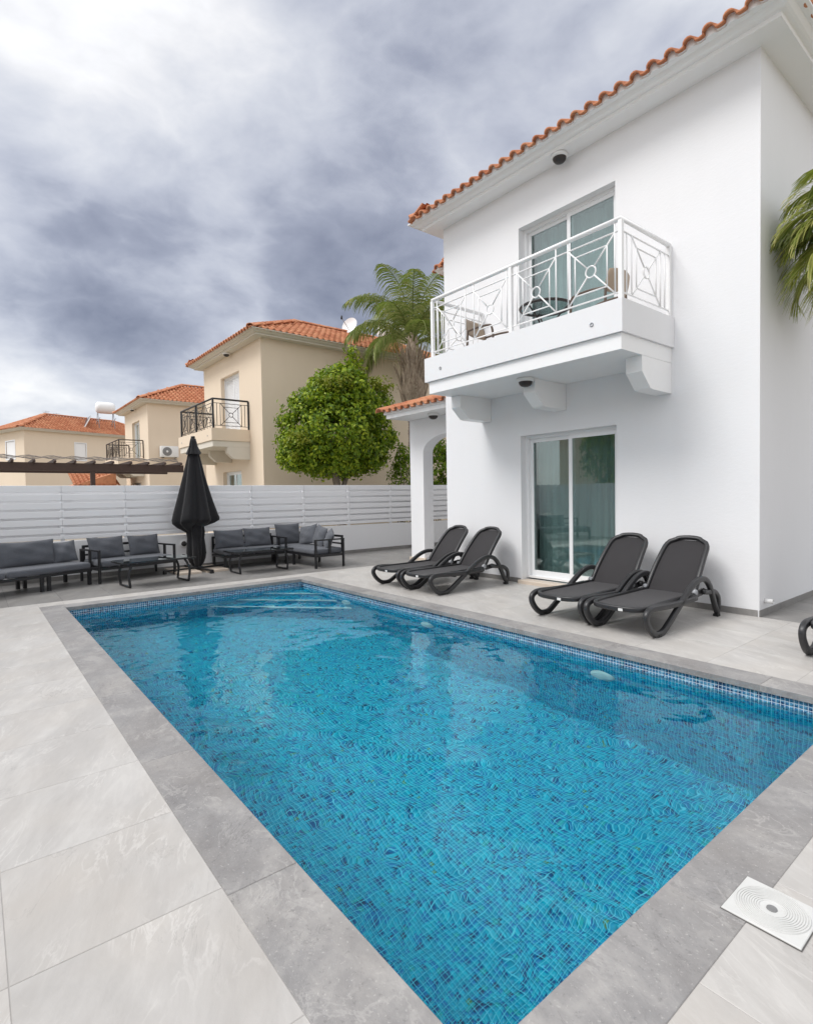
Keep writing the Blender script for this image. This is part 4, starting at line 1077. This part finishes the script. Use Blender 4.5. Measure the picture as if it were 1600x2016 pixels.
# ------------------------------------------------------------------ skimmer lid
sk = thing('skimmer_lid', 'square white skimmer lid with a round ringed cover in the near deck', 'lid', (-.614, 1.96, .002), R(0))
MB().slab(-.109, .109, -.109, .109, -.001, .0055, .002).build('plate', 'lid_plastic', sk)
MB().slab(-.1115, .1115, -.1115, .1115, -.001, .0012, .0005).build('rim_gap', 'lid_gap', sk)
prof = [(.0, .006), (.034, .0065)]
for k in range(9): r0 = .036 + k*.0068; prof += [(r0, .0098), (r0+.0035, .0098), (r0+.0042, .0072), (r0+.0062, .0072)]
prof += [(.098, .0098), (.101, .0098), (.103, .0045)]
MB().lathe(prof, (0,0,0), 64, False).build('cover', 'lid_plastic', sk)
MB().lathe([(0, .0085), (.0125, .0092), (.0145, .0098), (.0155, .0066)], (0,0,0), 24).build('finger_hole', 'ac_grille', sk)

# ------------------------------------------------------------------ balcony furniture
def patio_chair(label, loc, rz):
    """local: sits facing +y"""
    t = thing('patio_chair', label, 'chair', loc, rz, 'tan chairs on the balcony')
    n = 10; vs = []; fs = []
    for j in range(7):
        for i in range(n+1):
            u = 2*i/n-1; v = j/6; vs.append((u*(.215+.02*math.sin(math.pi*v)), -.22 - .06*v + .045*(1-u*u)*-1 + .0, .60 + .26*v - .02*u*u*(v)))
    for j in range(6):
        for i in range(n): a = j*(n+1)+i; fs.append((a, a+1, a+n+2, a+n+1))
    nb_ = len(vs); vs += [(x, y-.012, z) for x, y, z in vs]; fs += [tuple(nb_+q for q in f[::-1]) for f in fs]
    m = n+1
    for i in range(n): fs += [(i+1, i, nb_+i, nb_+i+1), (6*m+i, 6*m+i+1, nb_+6*m+i+1, nb_+6*m+i)]
    for j in range(6): fs += [(j*m, (j+1)*m, nb_+(j+1)*m, nb_+j*m), ((j+1)*m+n, j*m+n, nb_+j*m+n, nb_+(j+1)*m+n)]
    MB().add(vs, fs, True).build('backrest', 'tan_plastic', t)
    me = rounded_box(.45, .44, .03, .012, 2); link('seat', me, 'tan_plastic', t, (0, .0, .43))
    for s_ in (-1, 1):
        MB().tube(spline([(s_*.235, -.27, .0), (s_*.23, -.24, .43), (s_*.215, -.235, .66)], 5), .016, 8).build('leg', 'brown_plastic', t)
        MB().tube(spline([(s_*.245, .25, .0), (s_*.24, .22, .43), (s_*.245, .20, .60), (s_*.245, .15, .645), (s_*.24, -.05, .655), (s_*.225, -.23, .64)], 5), .016, 8).build('armrest', 'brown_plastic', t)
    return t
BZ = 3.063
patio_chair('tan chair on the right of the balcony in front of the glass', (-3.72, 5.98, BZ), R(90))
patio_chair('tan chair on the left of the balcony, facing the round table', (-5.42, 5.93, BZ), R(-82))
bt = thing('round_table', 'small round dark table between the two balcony chairs', 'table', (-4.46, 5.95, BZ))
MB().lathe([(.31, .70), (.335, .70), (.345, .715), (.335, .73), (.31, .73), (.31, .70)], (0,0,0), 40).build('table_rim', 'dark_plastic', bt); MB().lathe([(0, .712), (.309, .712), (.309, .722), (0, .722)], (0,0,0), 40, False).build('table_top', 'clear_glass', bt)
for k in range(3):
    a = 2*math.pi*k/3 + .4; MB().tube(spline([(.30*math.cos(a), .30*math.sin(a), .705), (.12*math.cos(a), .12*math.sin(a), .52), (.10*math.cos(a), .10*math.sin(a), .3), (.30*math.cos(a), .30*math.sin(a), 0.01)], 5), .011, 7).build('leg', 'dark_plastic', bt)
MB().tube([(.11*math.cos(t), .11*math.sin(t), .42) for t in [2*math.pi*k/20 for k in range(20)]], .008, 6, True, True).build('leg_ring', 'dark_plastic', bt)

# ------------------------------------------------------------------ vegetation
def leaves(points, normals, size, seed, fold=.25, aspect=.55):
    """one folded leaf (two quads) per point"""
    r = np.random.default_rng(seed); n = len(points)
    N = normals + r.normal(0, .55, (n, 3)); N[:, 2] += .25; N /= np.linalg.norm(N, axis=1, keepdims=True)
    T = r.normal(0, 1, (n, 3)); T[:, 2] -= .4; T -= N*(T*N).sum(1, keepdims=True); T /= np.linalg.norm(T, axis=1, keepdims=True)
    S = np.cross(N, T); L = (size*r.uniform(.7, 1.35, n))[:, None]; w = L*aspect/2
    a = points - T*L/2; b = points + T*L/2; up = N*L*fold*.35
    V = np.stack([a, points + S*w + up - T*L*.05, b, points - S*w + up - T*L*.05, ], 1)
    V = np.concatenate([V], 1).reshape(-1, 3)
    base = (np.arange(n)*4)[:, None]
    tri = np.concatenate([base + np.array([[0,2,1]]), base + np.array([[0,3,2]])], 0)
    return V, tri
def blob_points(blobs, n_clump, per, spread, seed, bias=.55):
    """leaf clumps spread through the outer part of a union of ellipsoids"""
    r = np.random.default_rng(seed); vol = np.array([b[3]*b[4]*b[5] for b in blobs])**.75; vol /= vol.sum()
    P, Nn = [], []
    for b, m_ in zip(blobs, r.multinomial(n_clump, vol)):
        u = r.normal(0, 1, (m_, 3)); u /= np.linalg.norm(u, axis=1, keepdims=True)
        rad = r.uniform(bias, 1.0, (m_, 1))**.5
        c = np.array(b[:3]) + u*rad*np.array(b[3:6])
        for k in range(m_):
            q = r.normal(0, spread, (per, 3)); P.append(c[k] + q); Nn.append(np.repeat(u[k][None], per, 0))
    return np.concatenate(P), np.concatenate(Nn)
fx = -12.45   # crown centre
FB = [(fx, 7.55, 3.10, 1.25, 1.62, 1.12), (fx, 7.75, 4.02, .95, 1.0, .72), (fx+.1, 8.15, 4.95, .18, .17, .36), (fx, 8.0, 4.5, .5, .5, .4), (fx, 8.75, 3.85, .75, .62, .62), (fx, 6.55, 2.55, .85, .72, .50), (fx, 8.35, 2.45, .9, .85, .5), (fx, 7.5, 2.25, .9, .95, .38), (fx, 7.1, 3.75, .7, .55, .55), (fx+.2, 6.25, 2.3, .4, .38, .25), (fx, 8.95, 3.0, .8, .5, .55)]
fic = thing('ficus_tree', 'round bushy green tree in front of the nearest beige house', 'tree', (0, 0, 0))
P, Nn = blob_points(FB, 1900, 20, .075, 3)
P[:, 1] = 7.62 + (P[:, 1]-7.62)*.93
V, Tq = leaves(P, Nn, .105, 4)
link('crown', arr_mesh('crown', V, Tq, True), 'ficus_leaf', fic)
P, Nn = blob_points([(fx+.1, 8.17, 5.0, .15, .15, .36), (fx+.2, 8.05, 4.5, .3, .4, .2), (fx+.5, 8.8, 4.35, .3, .35, .15), (fx+.5, 7.3, 4.2, .4, .5, .15), (fx+.6, 6.2, 2.6, .3, .3, .3)], 110, 16, .07, 11)
V, Tq = leaves(P, Nn, .09, 12); link('young_shoots', arr_mesh('young_shoots', V, Tq, True), 'young_leaf', fic)
tr = MB()
tr.tube(spline([(fx-.05, 7.75, -.05), (fx, 7.72, .9), (fx, 7.62, 1.6), (fx+.05, 7.45, 2.3), (fx, 7.35, 3.2)], 5), .11, 10, scale=[1.2-.6*k/20 for k in range(21)])
tr.tube(spline([(fx, 7.72, 1.2), (fx-.1, 7.9, 1.7), (fx-.1, 8.2, 2.4), (fx-.1, 8.5, 3.2)], 5), .075, 8, scale=[1.1-.6*k/15 for k in range(16)])
tr.build('trunk', 'ficus_bark', fic)
lm = MB()
for k in range(16):
    a = random.uniform(0, 6.28); el = random.uniform(.1, 1.2); st_ = Vector((fx, 7.5, random.uniform(2.0, 3.0))); dv = Vector((math.cos(a)*math.cos(el)*.8, math.sin(a)*math.cos(el), math.sin(el)))
    lm.tube([st_, st_ + dv*.5 + Vector((0,0,.06)), st_ + dv*1.05], .03, 6, scale=[1, .7, .25])
lm.build('branches', 'ficus_bark', fic)
def shrub(label, blobs, n, size, seed, base):
    t = thing('shrub', label, 'shrub', (0,0,0), 0, 'shrubs behind the fence')
    P, Nn = blob_points(blobs, n, 16, .07, seed); V, Tq = leaves(P, Nn, size, seed+1, aspect=.5); link('foliage', arr_mesh('foliage', V, Tq, True), 'hedge_leaf', t)
    s_ = MB()
    for k in range(6): s_.tube([(base[0]+random.uniform(-.05,.05), base[1]+random.uniform(-.05,.05), -.05), (base[0]+random.uniform(-.2,.2), base[1]+random.uniform(-.2,.2), 1.2), (base[0]+random.uniform(-.3,.3), base[1]+random.uniform(-.3,.3), 2.2)], .02, 6, scale=[1, .7, .3])
    s_.build('stems', 'ficus_bark', t)
shrub('thin green shrub left of the palm trunk', [(-12.25, 9.62, 1.6, .35, .30, .9), (-12.25, 9.68, 2.4, .25, .22, .4)], 150, .085, 21, (-12.25, 9.6))
shrub('bright green bush seen through the porch arch', [(-12.7, 11.6, 1.9, .6, .8, .95), (-12.7, 11.2, 2.75, .5, .55, .4), (-12.6, 12.2, 2.1, .5, .7, .8), (-12.7, 10.75, 1.5, .4, .4, .6)], 420, .10, 31, (-12.7, 11.4))
P_tree = thing('garden_tree', 'green tree mirrored in the ground floor glass door', 'tree', (0,0,0))
Pq, Nn = blob_points([(-9.2, -3.6, 3.0, 1.3, 1.0, 1.5), (-10.2, -3.8, 2.6, 1.0, .9, 1.1)], 500, 14, .10, 41); V, Tq = leaves(Pq, Nn, .13, 42); link('crown', arr_mesh('crown', V, Tq, True), 'ficus_leaf', P_tree)
MB().tube([(-9.4, -3.6, -.05), (-9.3, -3.6, 1.2), (-9.2, -3.6, 2.6)], .12, 9, scale=[1.1, .9, .5]).build('trunk', 'ficus_bark', P_tree)

def frond(parent, base, az, el, length, droop, seed, nl=46, leaf=.62, mat='palm_leaf', hang=1.15, wid=.0135):
    r = random.Random(seed); p = Vector(base); th = el; n = 26; path = []
    for i in range(n+1):
        path.append(p.copy()); p = p + Vector((math.cos(th)*math.cos(az), math.cos(th)*math.sin(az), math.sin(th)))*(length/n); th -= droop/n*(.35+1.3*i/n); az += r.uniform(-.012, .012)
    mb_ = MB(); mb_.tube(path, .022, 6, scale=[1.3-1.1*i/n for i in range(n+1)])
    fr_ = mb_.build('frond', mat, parent)
    lf = MB(); start = .16
    for q in range(nl):
        t_ = start + (1-start)*q/(nl-1); k = t_*n; i = min(int(k), n-1); c = path[i].lerp(path[i+1], k-i)
        tg = (path[min(i+1, n)] - path[max(i-1, 0)]).normalized(); sd = tg.cross(Vector((0,0,1)))
        if sd.length < .05: sd = Vector((math.sin(az), -math.cos(az), 0))
        sd.normalize(); upv = sd.cross(tg)
        ll = leaf*(math.sin(math.pi*min(1, .18+.78*t_))**.6)*r.uniform(.8, 1.15); w = wid*r.uniform(.8, 1.3)
        for s_ in (-1, 1):
            d0 = (sd*s_*.80 + tg*.62 + upv*r.uniform(.05, .38)).normalized()
            a = c; segs = 4; pts = [a]; dcur = d0.copy()
            for g in range(segs):
                dcur = (dcur + Vector((0,0,-1))*hang*(.22+.22*g)*r.uniform(.7, 1.2)).normalized(); a = a + dcur*(ll/segs); pts.append(a)
            ws = [w*.5, w, w*.9, w*.6, .0015]; wd = tg.cross(dcur)
            wv = (tg*.8 + upv*.4).normalized()
            vs = []
            for pt, ww in zip(pts, ws): vs += [pt + wv*ww, pt - wv*ww]
            lf.add(vs, [(2*g, 2*g+1, 2*g+3, 2*g+2) for g in range(segs)], True)
    lf.build('leaflets', mat, fr_)
def palm(label, x, y, hz, crown_z, nfr, length, seed, r0=.17, boots=True, leaf=.62, els=(-.1, 1.35)):
    t = thing('palm_tree', label, 'palm tree', (x, y, 0), 0, 'palms')
    rr = random.Random(seed); prof = []; z = -.05; k = 0
    while z < hz: prof.append((r0*(1.06 if k % 2 else .97)*(1+.04*math.sin(k*.7)), z)); z += .045; k += 1
    MB().lathe(prof, (0,0,0), 20).build('trunk', 'palm_bark', t)
    if boots:
        MB().lathe([(r0, hz-.2), (.33, hz+.1), (.38, hz+.5), (.33, hz+1.0), (.24, hz+1.5), (.12, crown_z+.1), (0, crown_z+.15)], (0,0,0), 18).build('fibre_sheath', 'palm_boot', t)
        for q in range(44):
            a = rr.uniform(0, 6.28); zz = hz + rr.uniform(-.05, 1.15); L = rr.uniform(.45, .95); rb = .32 if zz < hz+.7 else .28
            tilt = rr.uniform(.03, .30); o = Vector((math.cos(a), math.sin(a), 0)); w = rr.uniform(.05, .10)
            sd = Vector((-math.sin(a), math.cos(a), 0)); p0 = o*(rb-.02) + Vector((0,0,zz)); p1 = o*(rb+.05+tilt*.4) + Vector((0,0,zz+L*.55)); p2 = o*(rb+.05+tilt*1.1) + Vector((0,0,zz+L))
            MB().sweep([p0, p1, p2], [(-w, -.004), (0, -.03), (w, -.004), (0, .022)], False, scale=[1.15, .75, .18], up=tuple(o)).build('leaf_base', 'palm_boot', t)
    for q in range(nfr):
        u = (q+.5)/nfr; el = els[0] + (els[1]-els[0])*u**.8
        az = q*2.39996 + rr.uniform(-.2, .2)
        frond(t, (.06*math.cos(az), .06*math.sin(az), crown_z - .35*(1-u)), az, el, length*rr.uniform(.85, 1.1), 1.9 + .6*rr.random() - .35*u, seed*100+q, 62, leaf)
    return t
pm = palm('tall palm with a shaggy trunk top behind the porch', -12.85, 10.62, 4.15, 6.2, 24, 2.35, 5, leaf=.80, els=(.15, 1.45))
pr = palm('palm fronds reaching in from the right edge of the picture', -1.12, 7.12, 3.3, 4.05, 9, 1.1, 8, r0=.13, boots=False, leaf=.5)
for q in range(16): frond(pr, (0,0,4.02-.06*(q % 3)), 2.25+.12*q, 1.10-.33*(q % 5), 1.12+.05*(q % 3), 2.0, 900+q, 64, .52, 'dry_leaf' if q == 4 else 'light_palm_leaf', .5, .0075)
